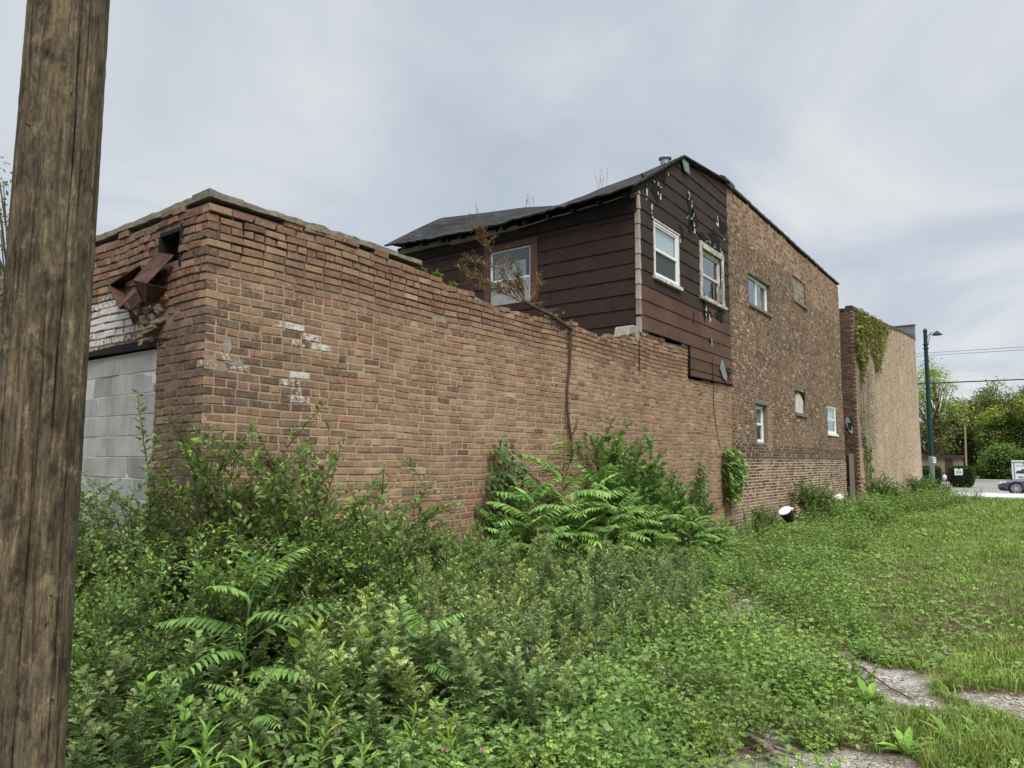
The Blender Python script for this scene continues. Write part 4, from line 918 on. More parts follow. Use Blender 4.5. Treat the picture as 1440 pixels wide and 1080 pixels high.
while yy < FY1 - FY0 - .3:
    l = .5; z_ = FT(yy) + rg.normal(0, .02); h_ = .07 + .05 * rg.random() + (.05 if yy < 3 else 0)
    q.hexa([frF(yy, z_ - .05, .04), frF(yy + l * .93, z_ - .03, .04), frF(yy + l * .93, z_ - .03, -.3), frF(yy, z_ - .05, -.3), frF(yy, z_ + h_, .0), frF(yy + l * .93, z_ + h_ + .02, .0), frF(yy + l * .93, z_ + h_ + .02, -.25), frF(yy, z_ + h_, -.25)]); yy += l
for x in np.arange(.0, -3, -.4): q.box((x - .36, FY0 - .03, 7.6), (x, FY0 + .3, 7.68 + .12 * rg.random()))
q.build('tile_coping', M['tile'], far, bevel=.01)
q = MB(); q.box((-2.0, FY1 - .32, 9.0), (.34, FY1 + .05, 9.9)); q.box((-2.04, FY1 - .36, 9.9), (.38, FY1 + .09, 9.97)); q.build('front_parapet', M['greystone'], far, bevel=.01)
q = MB(); q.box((-9, FY1 - .05, -.3), (.28, FY1 + .02, 9.0)); q.build('front_wall', M['greystone'], far)
pk = MB(); pk.hexa([(-.05, 26.42, -.1), (.12, 26.42, -.1), (.12, 26.46, -.1), (-.05, 26.46, -.1), (-.06, 26.53, 1.95), (.11, 26.53, 1.93), (.11, 26.57, 1.93), (-.06, 26.57, 1.95)])
tag(pk.build('leaning_plank', M['barewood'], bevel=.004), 'grey weathered plank leaning upright in the gap between the two brick buildings', 'plank')
dish = thing('satellite_dish', 'small grey satellite dish mounted at the edge of the brown brick building', 'dish', (.12, 25.85, 3.0))
q = MB(); q.rev([(.02, -.09), (.16, -.075), (.26, -.03), (.33, .03), (.325, .04), (.25, -.012), (.15, -.055), (.02, -.07)], (0, 0, 0), 24)
o = q.build('reflector', M['greymetal'], dish, local=True, smooth=True); o.scale = (.95, .95, .95); o.rotation_euler = (rad(78), 0, rad(85))
q = MB(); q.tube([(0.02, .05, -.05), (-.05, .35, -.1), (-.05, .7, -.12)], .025, 8); q.tube([(-.02, .1, -.3), (.1, .16, .15), (.05, .2, .38)], .03, 6); q.box((-.12, .1, -.2), (.06, .25, .12)); q.build('mount', M['black'], dish, local=True)

# ------------------------------------------------------------------ utility pole in the foreground
def utility_pole():
    root = thing('utility_pole', 'weathered brown wooden utility pole close by at the left edge', 'utility pole', (2.70, -2.15, 0))
    rg = np.random.default_rng(14); nth = 190; nz = 200; H = 7.5
    th = np.linspace(0, 2 * math.pi, nth, endpoint=False); zs = np.linspace(-.2, H, nz)
    TH, ZZ = np.meshgrid(th, zs)
    Rr = 0.152 - 0.0035 * ZZ
    Rr = Rr + .0025 * np.sin(TH * 3 + ZZ * .7) + .0016 * np.sin(TH * 7 - ZZ * .9 + 1) + .0010 * np.sin(TH * 17 + ZZ * 1.5) + rg.normal(0, .0008, nth)[None, :] + rg.normal(0, .0005, (nz, nth))
    cr = np.zeros_like(Rr); cam_th = math.atan2(CAM[1] + 2.15, CAM[0] - 2.70)
    for dth, z0_, z1_, wob, dep in [(-.10, -.2, 1.9, .03, 1), (.28, 1.5, 3.6, .05, 1), (-.02, 1.25, 2.3, .04, .8), (-.6, .0, 1.4, .03, .9), (.62, .3, 2.4, .05, .6), (.55, 2.4, 4.2, .03, .7), (-.5, 1.9, 3.1, .04, .6), (1.0, -.2, 1.0, .03, .8), (-.95, .8, 2.6, .03, .7), (.1, .4, .95, .02, .6), (2.4, 0, 3, .04, 1), (-2.2, .5, 4, .04, 1), (3.0, -.2, 2.2, .04, 1)]:
        c = cam_th + dth + wob * np.sin(ZZ * 1.9 + dth * 9) + .010 * np.sin(ZZ * 11 + dth * 5)
        d = np.abs((TH - c + math.pi) % (2 * math.pi) - math.pi)
        env = np.clip(np.minimum(ZZ - z0_, z1_ - ZZ) / .35, 0, 1)
        cr = np.maximum(cr, dep * env * np.clip(1 - d / (.028 * (.4 + .6 * env)), 0, 1))
    Rr = Rr - .012 * cr
    for dth, zk, s in [(.25, 2.30, .05), (-.45, 3.2, .05), (.05, 3.0, .04), (.3, 3.95, .05), (-.2, 1.3, .045), (.5, .9, .03)]:    # knots and gouges
        d = np.sqrt((((TH - cam_th - dth + math.pi) % (2 * math.pi) - math.pi) * .15) ** 2 + ((ZZ - zk) * .8) ** 2)
        Rr = Rr + .005 * np.exp(-(d / s) ** 2) - .008 * np.exp(-(d / (s * .3)) ** 2); cr = np.maximum(cr, .7 * np.exp(-(d / (s * .28)) ** 2))
    for dth, zk, s, hz in [(-1.25, 3.1, .03, .12), (-1.3, 1.3, .025, .2), (1.35, 3.55, .03, .10), (1.3, 2.1, .03, .25), (1.25, .9, .025, .2), (.9, 2.95, .03, .3), (.35, 3.75, .02, .05), (-.3, .6, .03, .3)]:
        d = np.sqrt((((TH - cam_th - dth + math.pi) % (2 * math.pi) - math.pi) * .15 / s) ** 2 + ((ZZ - zk) / hz) ** 2); Rr = Rr - .005 * np.clip(1.2 - d, 0, .6)
    lean = np.array([-.0167, -.0012])
    X = 2.712 + lean[0] * ZZ + Rr * np.cos(TH); Y = -2.141 + lean[1] * ZZ + Rr * np.sin(TH)
    V = np.stack([X, Y, ZZ], -1).reshape(-1, 3); i = np.arange(nth * nz).reshape(nz, nth); j = np.roll(i, -1, 1)
    F = np.stack([i[:-1], j[:-1], j[1:], i[1:]], -1).reshape(-1, 4)
    make('pole_shaft', V, F, M['pole'], root, smooth=True, pt=np.clip(cr * 1.2, 0, 1).ravel())
    for dth, z in [(.18, 3.05), (-.75, 2.9), (.45, 1.15), (.66, .78), (-.2, 4.1)]:
        a = cam_th + dth; c = np.array([2.712 + lean[0] * z + .142 * math.cos(a), -2.141 + lean[1] * z + .142 * math.sin(a), z]); d = np.array([math.cos(a), math.sin(a), .2])
        MB().tube([c, c + d * .018], .0025, 6).build('nail', M['rubber'], root)
utility_pole()

# ------------------------------------------------------------------ street beyond
lamp = thing('street_lamp', 'tall dark green street lamp post beside the pale brick building', 'street lamp', (.74, 45.9, -.13))
q = MB(); q.tube([(.72, 45.9, -.13), (.74, 45.9, 2.0)], [.16, .15], 14); q.build('pole_base', M['lampbase'], lamp, smooth=True)
q = MB(); q.tube([(.74, 45.9, 1.95), (.80, 45.9, 9.6)], [.145, .105], 14); q.rev([(.13, 9.6), (.13, 9.66), (.09, 9.7), (.06, 9.78), (.01, 9.8)], (.80, 45.9, 0), 12)
for z in (8.55, 8.8): q.rev([(.16, z - .03), (.17, z), (.16, z + .03)], (.79, 45.9, 0), 12)
q.build('pole', M['lampgreen'], lamp)
q = MB(); q.tube([(.86, 45.9, 9.15), (.98, 45.9, 9.38), (1.12, 45.9, 9.50), (1.28, 45.9, 9.48)], .026, 8); q.tube([(.93, 45.9, 8.8), (1.0, 45.9, 9.15), (1.1, 45.9, 9.47)], .022, 8); q.build('arm', M['greymetal'], lamp)
q = MB(); q.rev([(.28, -.06), (.27, 0), (.16, .06), (.10, .14), (.03, .2)], (1.42, 45.9, 9.38), 14); q.build('lamp_head', M['black'], lamp)
q = MB(); q.box((.83, 45.72, 1.58), (1.0, 45.74, 1.93)); o = q.build('notice_plate', M['signwhite'], lamp)
q = MB(); q.box((.85, 45.712, 1.83), (.98, 45.719, 1.86)); q.box((.87, 45.712, 1.7), (.96, 45.719, 1.72)); q.build('notice_print', M['greymetal'], o)
def wire(name, P0, P1, sagz, r, mat, label):
    P = [np.array(P0) + (np.array(P1) - np.array(P0)) * t - np.array([0, 0, sagz * 4 * t * (1 - t)]) for t in np.linspace(0, 1, 24)]
    tag(MB().tube(P, r, 6).build(name, mat), label, 'wire')
wire('overhead_wire', (-40, 60, 10.9), (60, 60, 9.9), .35, .022, M['wiregrey'], 'thin grey overhead wire, uppermost of the wires crossing behind the lamp')
wire('overhead_wire', (-40, 60.4, 10.75), (60, 60.4, 9.72), .35, .022, M['wiregrey'], 'thin grey overhead wire just below the uppermost one')
wire('overhead_wire', (-40, 60, 8.45), (60, 60, 7.45), .3, .05, M['wire'], 'thick black overhead cable crossing in front of the tree tops')
# dark coupe parked along the kerb
def car():
    X0, Y0 = 3.92, 46.5; root = thing('parked_car', 'dark grey low coupe at the kerb, nose pointing left', 'car', (X0 + 2.1, Y0 + .9, -.19))
    st = [(0, .34, .54, .62), (.06, .24, .62, .74), (.25, .2, .70, .82), (.6, .19, .78, .87), (1.0, .19, .84, .89), (1.5, .19, .89, .9), (1.75, .19, .92, .9), (2.6, .19, .94, .9), (3.4, .2, .95, .9), (4.0, .24, .90, .86), (4.2, .34, .78, .76)]
    V = []; F = []; n = 12
    for x, zl_, zh, hw in st:
        sec = [(-hw * .86, zl_), (-hw * .99, zl_ + .1), (-hw, (zl_ + zh) / 2), (-hw * .97, zh - .09), (-hw * .85, zh - .01), (-hw * .4, zh + .025), (hw * .4, zh + .025), (hw * .85, zh - .01), (hw * .97, zh - .09), (hw, (zl_ + zh) / 2), (hw * .99, zl_ + .1), (hw * .86, zl_)]
        V += [(X0 + x, Y0 + .9 + y, z - .19) for y, z in sec]
    for i in range(len(st) - 1):
        for k in range(n): F.append((i * n + k, i * n + (k + 1) % n, (i + 1) * n + (k + 1) % n, (i + 1) * n + k))
    F += [tuple(range(n - 1, -1, -1)), tuple((len(st) - 1) * n + k for k in range(n))]
    body = make('body', np.array(V), F, M['carpaint'], root, smooth=False, bevel=.02)
    gh = [(1.45, .92, .80), (2.05, 1.22, .66), (2.7, 1.27, .62), (3.3, 1.2, .62), (3.95, .93, .74)]; V = []
    for x, z, hw in gh: V += [(X0 + x, Y0 + .9 - .82, .90 - .19), (X0 + x, Y0 + .9 - hw, z - .19), (X0 + x, Y0 + .9 + hw, z - .19), (X0 + x, Y0 + .9 + .82, .90 - .19)]
    make('windows', np.array(V), [(i * 4 + k, i * 4 + k + 1, i * 4 + 5 + k, i * 4 + 4 + k) for i in range(4) for k in range(3)], M['glassdark'], root)
    MB().hexa([(X0 + 2.1, Y0 + .9 - .64, 1.04), (X0 + 3.3, Y0 + .9 - .6, 1.02), (X0 + 3.3, Y0 + .9 + .6, 1.02), (X0 + 2.1, Y0 + .9 + .64, 1.04), (X0 + 2.15, Y0 + .9 - .6, 1.09), (X0 + 3.25, Y0 + .9 - .58, 1.07), (X0 + 3.25, Y0 + .9 + .58, 1.07), (X0 + 2.15, Y0 + .9 + .6, 1.09)]).build('roof', M['carpaint'], root, bevel=.02)
    for x in (.88, 3.4):
        for s in (0, 1):
            yc = Y0 + (.02 if not s else 1.78); zc_ = .335 - .19
            wl = MB(); wl.rev([(.2, -.1), (.32, -.105), (.335, -.06), (.335, .06), (.32, .105), (.2, .1)], (X0 + x, yc, zc_), 28, axis=1)
            tyre = wl.build('wheel', M['rubber'], root)
            rm = MB(); sy = -1 if not s else 1
            for k in range(10):
                a = 2 * math.pi * k / 10; ca, sa = math.cos(a), math.sin(a); da, db = math.cos(a + math.pi / 2) * .022, math.sin(a + math.pi / 2) * .022
                rm.prism([(X0 + x + .05 * ca - da, yc + sy * .1, zc_ + .05 * sa - db), (X0 + x + .24 * ca - da, yc + sy * .108, zc_ + .24 * sa - db), (X0 + x + .24 * ca + da, yc + sy * .108, zc_ + .24 * sa + db), (X0 + x + .05 * ca + da, yc + sy * .1, zc_ + .05 * sa + db)], (0, sy * .015, 0))
            rm.rev([(.23, -.005), (.25, -.008), (.25, .008), (.23, .005), (.23, -.005)], (X0 + x, yc + sy * .112, zc_), 28, axis=1, caps=False); rm.rev([(.055, -.01), (.055, .01)], (X0 + x, yc + sy * .115, zc_), 14, axis=1)
            rm.build('rim', M['rim'], tyre)
            ao = MB(); ao.rev([(.345, -.03), (.40, -.03), (.40, .03), (.345, .03)], (X0 + x, yc + (.03 if not s else -.03), zc_ + .02), 28, axis=1); ao.rev([(.36, -.005), (.36, .005)], (X0 + x, yc + (-.0 if not s else 0), zc_ + .02), 28, axis=1); ao.build('wheel_arch', M['black'], root)
    for s in (0, 1):
        y_ = Y0 + (.24 if not s else 1.5); hl = MB(); hl.hexa([(X0 + .05, y_, .38), (X0 + .42, y_ - .12 + .24 * s, .47), (X0 + .42, y_ - .06 + .2 * s, .47), (X0 + .05, y_ + .12, .38), (X0 + .08, y_, .47), (X0 + .42, y_ - .115 + .24 * s, .54), (X0 + .42, y_ - .06 + .2 * s, .56), (X0 + .08, y_ + .12, .49)]); hl.build('headlight', M['lens'], root, bevel=.01)
    MB().box((X0 - .01, Y0 + .45, .12), (X0 + .04, Y0 + 1.35, .3)).build('grille', M['black'], root)
    MB().hexa([(X0 + .1, Y0 + .14, .05), (X0 + .35, Y0 + .04, .05), (X0 + .35, Y0 + .06, .05), (X0 + .1, Y0 + .2, .05), (X0 + .1, Y0 + .14, .2), (X0 + .35, Y0 + .04, .22), (X0 + .35, Y0 + .06, .22), (X0 + .1, Y0 + .2, .2)]).build('air_intake', M['black'], root)
car()
# white sign trailer in the lot
tr = thing('sign_trailer', 'white lettered sign board trailer standing behind the dark car', 'trailer', (5.6, 66, -.18))
MB().box((4.22, 66, .30), (7.2, 66.5, 1.80)).build('board', M['signwhite'], tr, bevel=.02)
q = MB(); q.box((4.24, 65.96, 1.66), (7.2, 65.99, 1.71)); q.box((4.36, 65.96, .40), (4.41, 65.99, 1.66)); q.build('frame', M['greymetal'], tr)
for (x0_, x1_, z0_, z1_, m_) in [(4.95, 5.02, 1.50, 1.64, 'signred'), (5.1, 5.17, 1.50, 1.64, 'signred'), (5.02, 5.10, 1.50, 1.53, 'signred'), (4.52, 4.82, 1.37, 1.40, 'signprint'), (4.86, 5.3, 1.37, 1.40, 'signprint'), (4.5, 5.2, .78, .86, 'signprint'), (4.62, 4.9, .42, .55, 'greymetal'), (4.95, 5.3, .42, .55, 'greymetal')]:
    MB().box((x0_, 65.985, z0_), (x1_, 65.998, z1_)).build('lettering', M[m_], tr)
q = MB(); q.prism([(x, 65.985, z) for x, z in [(4.46, .84), (4.55, .98), (4.8, 1.02), (4.9, 1.12), (5.3, 1.14), (5.5, 1.0), (5.7, .96), (5.7, .84)]], (0, .012, 0)); q.build('car_picture', M['signprint'], tr)
for z in (.72, .98): MB().box((4.12, 66.05, z), (4.22, 66.2, z + .1)).build('hinge', M['greymetal'], tr)
for x in (4.9, 6.6):
    wl = MB(); wl.rev([(.15, -.09), (.28, -.09), (.3, 0), (.28, .09), (.15, .09)], (x, 66.25, .12), 18, axis=1); wl.build('wheel', M['rubber'], tr)
# low shed, timber post, fence, notices
sh = thing('low_shed', 'low tan shed with dark flat roof far behind the hedges', 'shed', (-3, 76, -.2))
MB().box((-9, 75, -.2), (.10, 79, 2.0)).build('wall', M['shed'], sh); MB().box((-9.2, 74.8, 2.0), (.3, 79.2, 2.3)).build('roof', M['shedroof'], sh)
MB().box((-1.1, 74.94, -.2), (-.5, 74.99, 1.95)).build('door', M['shedroof'], sh)
tag(MB().tube([(.86, 70, -.2), (.99, 70, 4.8)], [.085, .07], 10).build('timber_post', M['barewood']), 'bare grey timber post standing behind the right-hand hedge', 'post')
fn = thing('iron_fence', 'black iron railing between the two dark clipped hedges', 'fence', (.1, 57.3, -.2))
for k in range(14): MB().tube([(-1.1 + k * .14, 57.3, -.2), (-1.1 + k * .14, 57.3, .95)], .014, 6).build('railing_bar', M['black'], fn)
for z in (.0, .85): MB().box((-1.2, 57.285, z), (.85, 57.315, z + .04)).build('rail', M['black'], fn)
nb = thing('notice_board', 'small white notice board fixed to the front of the right-hand hedge', 'sign', (1.25, 57.15, .7))
MB().prism([(x, 57.2, z) for x, z in [(1.0, .70), (1.5, .72), (1.52, 1.17), (1.4, 1.19), (1.26, 1.10), (1.14, 1.19), (1.0, 1.16)]], (0, .03, 0)).build('plate', M['signwhite'], nb)
for z in (1.0, .92, .84): MB().box((1.08, 57.185, z), (1.44, 57.197, z + .025)).build('notice_line', M['greymetal'], nb)
q = MB(); q.add([np.array([.36 + .14 * math.cos(a) * math.cos(b), 57.25 + .08 * math.sin(a) * math.cos(b), .52 + .2 * math.sin(b) + .03 * math.sin(5 * a)]) for b in np.linspace(-1.3, 1.3, 7) for a in np.linspace(0, 2 * math.pi, 10, endpoint=False)], [(i * 10 + k, i * 10 + (k + 1) % 10, i * 10 + 10 + (k + 1) % 10, i * 10 + 10 + k) for i in range(6) for k in range(10)])
tag(q.build('hanging_bag', M['bag'], smooth=True), 'white plastic bag caught on the black iron railing', 'bag')

# ------------------------------------------------------------------ leaves and plants
def nrm(a): return a / (np.linalg.norm(a, axis=-1, keepdims=True) + 1e-9)
def t_simple(w=.4, fold=.12, droop=.12, st=(.3, .66), ws=(.5, .42)):
    V = [(0, 0, 0)]
    for y, x in zip(st, ws): V += [(-x * w, y, fold * w - droop * y * y), (0, y, -droop * y * y), (x * w, y, fold * w - droop * y * y)]
    V.append((0, 1, -droop)); F = [(0, 2, 1), (0, 3, 2)]
    for i in range(len(st) - 1):
        a = 1 + 3 * i; F += [(a, a + 1, a + 4), (a, a + 4, a + 3), (a + 1, a + 2, a + 5), (a + 1, a + 5, a + 4)]
    a = 1 + 3 * (len(st) - 1); t = len(V) - 1; F += [(a, a + 1, t), (a + 1, a + 2, t)]
    return np.array(V, float), np.array(F)
def t_lobed():
    V = []; F = []
    def tri(*p):
        b = len(V); V.extend(p); F.append((b, b + 1, b + 2))
    dz = lambda y: -.18 * y * y
    sp = [(0, .02), (.35, .05), (.62, .05), (.8, .03)]
    for (y0, w0), (y1, w1) in zip(sp[:-1], sp[1:]):
        tri((-w0, y0, dz(y0)), (w0, y0, dz(y0)), (w1, y1, dz(y1))); tri((-w0, y0, dz(y0)), (w1, y1, dz(y1)), (-w1, y1, dz(y1)))
    for y, l, wd in [(.28, .30, .10), (.50, .40, .13), (.70, .28, .10)]:
        for s in (-1, 1):
            a = np.array([0, y - wd * .6, dz(y)]); b = np.array([0, y + wd * .6, dz(y)]); m1 = np.array([s * l * .55, y + l * .25, dz(y) + .03]); m2 = np.array([s * l * .42, y + l * .62, dz(y) + .03]); tp = np.array([s * l * .9, y + l * .8, dz(y) - .03])
            tri(a, m1, b); tri(b, m1, m2); tri(m1, tp, m2)
    tri((-.08, .78, dz(.78)), (.08, .78, dz(.78)), (0, 1.05, dz(1.05))); 
    return np.array([np.array(v, float) for v in V]), np.array(F)
def t_broad(lob=.25, n=5):
    V = [(0, .35, .0)]; rim = []
    prof = [(0, 0), (.25, -.06), (.46, .10), (.34 + lob * .1, .26), (.52, .45), (.30, .52), (.26, .74), (.12, .78), (0, 1.04)]
    for x, y in prof: rim.append((x, y, .05 - .22 * (x * x + (y - .35) ** 2)))
    for x, y in prof[-2:0:-1]: rim.append((-x, y, .05 - .22 * (x * x + (y - .35) ** 2)))
    V += rim; m = len(rim); F = [(0, 1 + i, 1 + (i + 1) % m) for i in range(m)]
    return np.array(V, float), np.array(F)
def t_clover():
    V = []; F = []
    for a in (0, 2.1, -2.1):
        b = len(V); ca, sa = math.cos(a), math.sin(a)
        for x, y, z in [(0, 0, 0), (-.3, .3, .05), (-.26, .55, .02), (0, .5, -.02), (.26, .55, .02), (.3, .3, .05)]: V.append((x * ca - y * sa, x * sa + y * ca, z))
        F += [(b, b + 5, b + 3), (b, b + 3, b + 1), (b + 1, b + 3, b + 2), (b + 5, b + 4, b + 3)]
    return np.array(V, float), np.array(F)
T = dict(ovate=t_simple(.5), lance=t_simple(.2, .2, .35, (.2, .45, .75), (.4, .5, .36)), leaflet=t_simple(.34, .1, .22, (.22, .6), (.5, .40)), lobed=t_lobed(), broad=t_broad(), clover=t_clover(),
         wide=t_simple(.62, .1, .2), dock=t_simple(.26, .25, .5, (.2, .45, .75), (.3, .5, .42)), sliver=t_simple(.16, .1, .1))
class Leaves:
    def __init__(s): s.d = {}
    def add(s, tpl, p, d, u, size, c):
        s.d.setdefault(tpl, []).append((*p, *d, *u, size, *c))
    def mesh(s):
        VV = []; FF = []; CC = []; b = 0
        for k, rows in s.d.items():
            A = np.array(rows); V, F = T[k]; n = len(A)
            y = nrm(A[:, 3:6]); x = nrm(np.cross(y, A[:, 6:9])); z = np.cross(x, y)
            W_ = A[:, None, 0:3] + A[:, 9, None, None] * (V[None, :, 0:1] * x[:, None] + V[None, :, 1:2] * y[:, None] + V[None, :, 2:3] * z[:, None])
            VV.append(W_.reshape(-1, 3)); FF.append((np.arange(n)[:, None, None] * len(V) + F[None]).reshape(-1, 3) + b); CC.append(np.repeat(A[:, 10:13], len(V), 0)); b += n * len(V)
        return np.concatenate(VV), np.concatenate(FF), np.concatenate(CC)
    def build(s, name, mat, parent=None, local=True):
        V, F, C = s.mesh(); return make(name, V, F, mat, parent, col=C, local=local)
KG = 1.06
def pal(*cs): return [S(*c) * KG * np.array([1.10, 1.02, .80]) for c in cs]
P_MUG = pal((102, 126, 88), (118, 142, 100), (130, 156, 108), (94, 116, 80)); P_MUGT = pal((140, 164, 104), (154, 176, 118), (162, 178, 132))
P_BUSH = pal((84, 116, 60), (96, 130, 66), (76, 106, 58), (106, 140, 72)); P_BUSHT = pal((126, 158, 76), (138, 168, 84))
P_AIL = pal((86, 128, 66), (98, 140, 74), (110, 152, 82)); P_AILT = pal((120, 158, 82), (130, 166, 90))
P_LAN = pal((116, 156, 70), (132, 170, 80), (104, 142, 62)); P_COV = pal((112, 146, 72), (126, 158, 84), (98, 132, 64), (140, 168, 96))
P_BRO = pal((84, 120, 62), (96, 132, 70), (74, 106, 56)); P_DARK = pal((60, 84, 46), (70, 96, 52))
def cpick(rg, p, v=.12): return p[rg.integers(len(p))] * (1 + rg.normal(0, v))
def rdir(rg, az, el): return np.array([math.cos(az) * math.cos(el), math.sin(az) * math.cos(el), math.sin(el)])
UPV = np.array([0, 0, 1.0])
def curve(p0, d0, l, n, rg, bend=.0, wob=.06):
    P = [np.array(p0, float)]; d = np.array(d0, float)
    for i in range(n):
        d = d + np.array([rg.normal(0, wob), rg.normal(0, wob), -bend / n]); d /= np.linalg.norm(d); P.append(P[-1] + d * l / n)
    return P
def at_curve(P, t):
    f = t * (len(P) - 1); i = min(int(f), len(P) - 2); return P[i] + (P[i + 1] - P[i]) * (f - i), nrm(P[i + 1] - P[i])
def plant_root(name, label, cat, lv, st, lmat='leaf', smat='stem', lname='foliage', sname='stem', group=None):
    r = thing(name, label, cat, group=group); lv.build(lname, M[lmat], r)
    if st is not None and st.V: st.build(sname, M[smat], r, local=True)
    return r
def mugwort(h, seed, tone=(1, 1, 1), lf=1.0, heads=0):
    rg = np.random.default_rng(seed); P_MUG = [c * np.array(tone) for c in globals()['P_MUG']]; P_MUGT = [c * np.array(tone) for c in globals()['P_MUGT']]; lv = Leaves(); st = MB(); ns = rg.integers(2, 4)
    for s in range(ns):
        p0 = np.array([rg.normal(0, .04), rg.normal(0, .04), 0]); hh = h * (1 if s == 0 else rg.uniform(.6, .95))
        P = curve(p0, rdir(rg, rg.uniform(0, 6.28), rad(rg.uniform(72, 88))), hh, 6, rg, .05, .05); st.tube(P, [.005 - .0035 * i / 6 for i in range(7)], 5, False)
        n = int(hh / .018); az = rg.uniform(0, 6.28)
        for i in range(n):
            t = .12 + .88 * i / n; p, d = at_curve(P, t); az += 2.4 + rg.normal(0, .3)
            sz = lf * (.10 * (1 - .70 * t ** 1.5) + .012) * rg.uniform(.8, 1.2); el = rad(35 * t - 5 + rg.normal(0, 14) + 20)
            lv.add('lobed', p, rdir(rg, az, el), UPV, sz, cpick(rg, P_MUGT if (t > .8 and rg.random() < .7) else P_MUG))
            if .35 < t < .93 and i % 3 == 0:                       # leafy side shoots
                l = .16 * (1 - t) + .05; Q = curve(p, rdir(rg, az + 1, rad(48)), l, 3, rg, -.2, .05); st.tube(Q, [.002, .0017, .0013, .001], 4, False)
                for k in range(7):
                    pp, dd = at_curve(Q, .25 + .75 * k / 6); lv.add('lobed', pp, rdir(rg, az + k * 2.4, rad(rg.uniform(5, 55))), UPV, .045 * rg.uniform(.7, 1.2) * (1.1 - .5 * k / 6), cpick(rg, P_MUGT if k > 3 else P_MUG))
        for k in range(heads * 60): p_ = at_curve(P, 1 - .28 * rg.random())[0]; d_ = rdir(rg, rg.uniform(0, 6.28), rad(rg.uniform(20, 80))); lv.add('sliver', p_ + d_ * rg.uniform(0, .05), d_, UPV, .016, cpick(rg, pal((168, 172, 128), (150, 156, 112))))
        for k in range(10): lv.add('sliver', at_curve(P, .9 + .01 * k)[0], rdir(rg, rg.uniform(0, 6.28), rad(rg.uniform(30, 80))), UPV, .03, cpick(rg, P_MUGT))
    return lv, st
def leafy_bush(h, spread, nshoot, seed, leaf=.035, tpl='ovate', pb=P_BUSH, ptop=P_BUSHT, dens=.015, twigs=7):
    rg = np.random.default_rng(seed); lv = Leaves(); st = MB()
    for s in range(nshoot):
        az = rg.uniform(0, 6.28); el = rad(rg.uniform(48, 86)); l = h * rg.uniform(.55, 1.08)
        P = curve([rg.normal(0, .08), rg.normal(0, .08), 0], rdir(rg, az, el) * np.array([spread, spread, 1]), l, 8, rg, rg.uniform(.1, .7), .07)
        st.tube(P, [.009 * (1 - i / 8.6) for i in range(9)], 5, False)
        arms = [(P, .25, 1.0)]
        for k in range(twigs):
            t = rg.uniform(.2, .95); p, d = at_curve(P, t); Q = curve(p, nrm(d + rdir(rg, rg.uniform(0, 6.28), rad(rg.uniform(-10, 40))) * 1.1), l * rg.uniform(.14, .34), 4, rg, .25, .08)
            st.tube(Q, [.003, .0025, .002, .0015, .001], 4, False); arms.append((Q, .08, 1.0))
        for Q, t0, t1 in arms:
            L_ = sum(np.linalg.norm(Q[i + 1] - Q[i]) for i in range(len(Q) - 1)); n = int(L_ * (t1 - t0) / dens); a = rg.uniform(0, 6.28)
            for i in range(n):
                t = t0 + (t1 - t0) * (i + .5) / n; p, d = at_curve(Q, t); a += math.pi + rg.normal(0, .5) + (.8 if i % 2 else 0)
                side = nrm(np.cross(d, UPV) + 1e-4); side = side * math.cos(a) + nrm(np.cross(d, side)) * math.sin(a) * .6
                c = cpick(rg, ptop if (t > .8 and rg.random() < .45) else pb)
                lv.add(tpl, p + side * .004, nrm(side + d * .7 + np.array([0, 0, .1])), nrm(UPV + rg.normal(0, .35, 3)), leaf * rg.uniform(.65, 1.25) * (1 - .3 * (t > .9)), c)
    return lv, st
def frond(lv, st, p, d, l, rg, npair=10, droop=1.0, pb=P_AIL, pt_=P_AILT, ll=.13, young=0):
    P = curve(p, d, l, 8, rg, droop, .03); st.tube(P, [.0035 * (1 - i / 10) + .001 for i in range(9)], 5, False)
    for i in range(npair):
        t = .2 + .78 * i / (npair - 1); q, dd = at_curve(P, t); sd = nrm(np.cross(dd, UPV)); tip = rg.random() < .5 * (t > .7) + young
        for s in (-1, 1):
            sz = ll * (1 - .55 * t ** 2.2) * rg.uniform(.88, 1.1) * (1 - .15 * (i == 0))
            lv.add('leaflet', q, nrm(sd * s + dd * (.35 + .3 * t) + np.array([0, 0, -.18 - .25 * rg.random()])), nrm(UPV + sd * s * .25 + rg.normal(0, .12, 3)), sz, cpick(rg, pt_ if tip else pb, .08))
    q, dd = at_curve(P, .995); lv.add('leaflet', q, dd, UPV, ll * .5, cpick(rg, pt_, .05))
def ailanthus(h, nf, fl, seed, npair=10, ll=.13, young=.1, stems=1):
    rg = np.random.default_rng(seed); lv = Leaves(); st = MB()
    for s_ in range(stems):
        hh = h * (1 if s_ == 0 else rg.uniform(.55, .9)); P = curve([rg.normal(0, .03) * stems, rg.normal(0, .03) * stems, 0], rdir(rg, rg.uniform(0, 6.28), rad(84)), hh, 6, rg, 0, .03)
        st.tube(P, [.012 * (1 - i / 9) for i in range(7)], 7, False); az = rg.uniform(0, 6.28)
        for k in range(nf):
            t = .45 + .55 * k / (nf - 1); p, d = at_curve(P, t); az += 2.4 + rg.normal(0, .2); el = rad(22 + 42 * (t - .45) / .55 + rg.normal(0, 7))
            frond(lv, st, p, rdir(rg, az, el), fl * rg.uniform(.75, 1.1) * (1.05 - .35 * (t > .93)), rg, npair + rg.integers(-2, 3), .95, ll=ll * rg.uniform(.85, 1.1), young=young + (.5 if t > .9 else 0))
    return lv, st
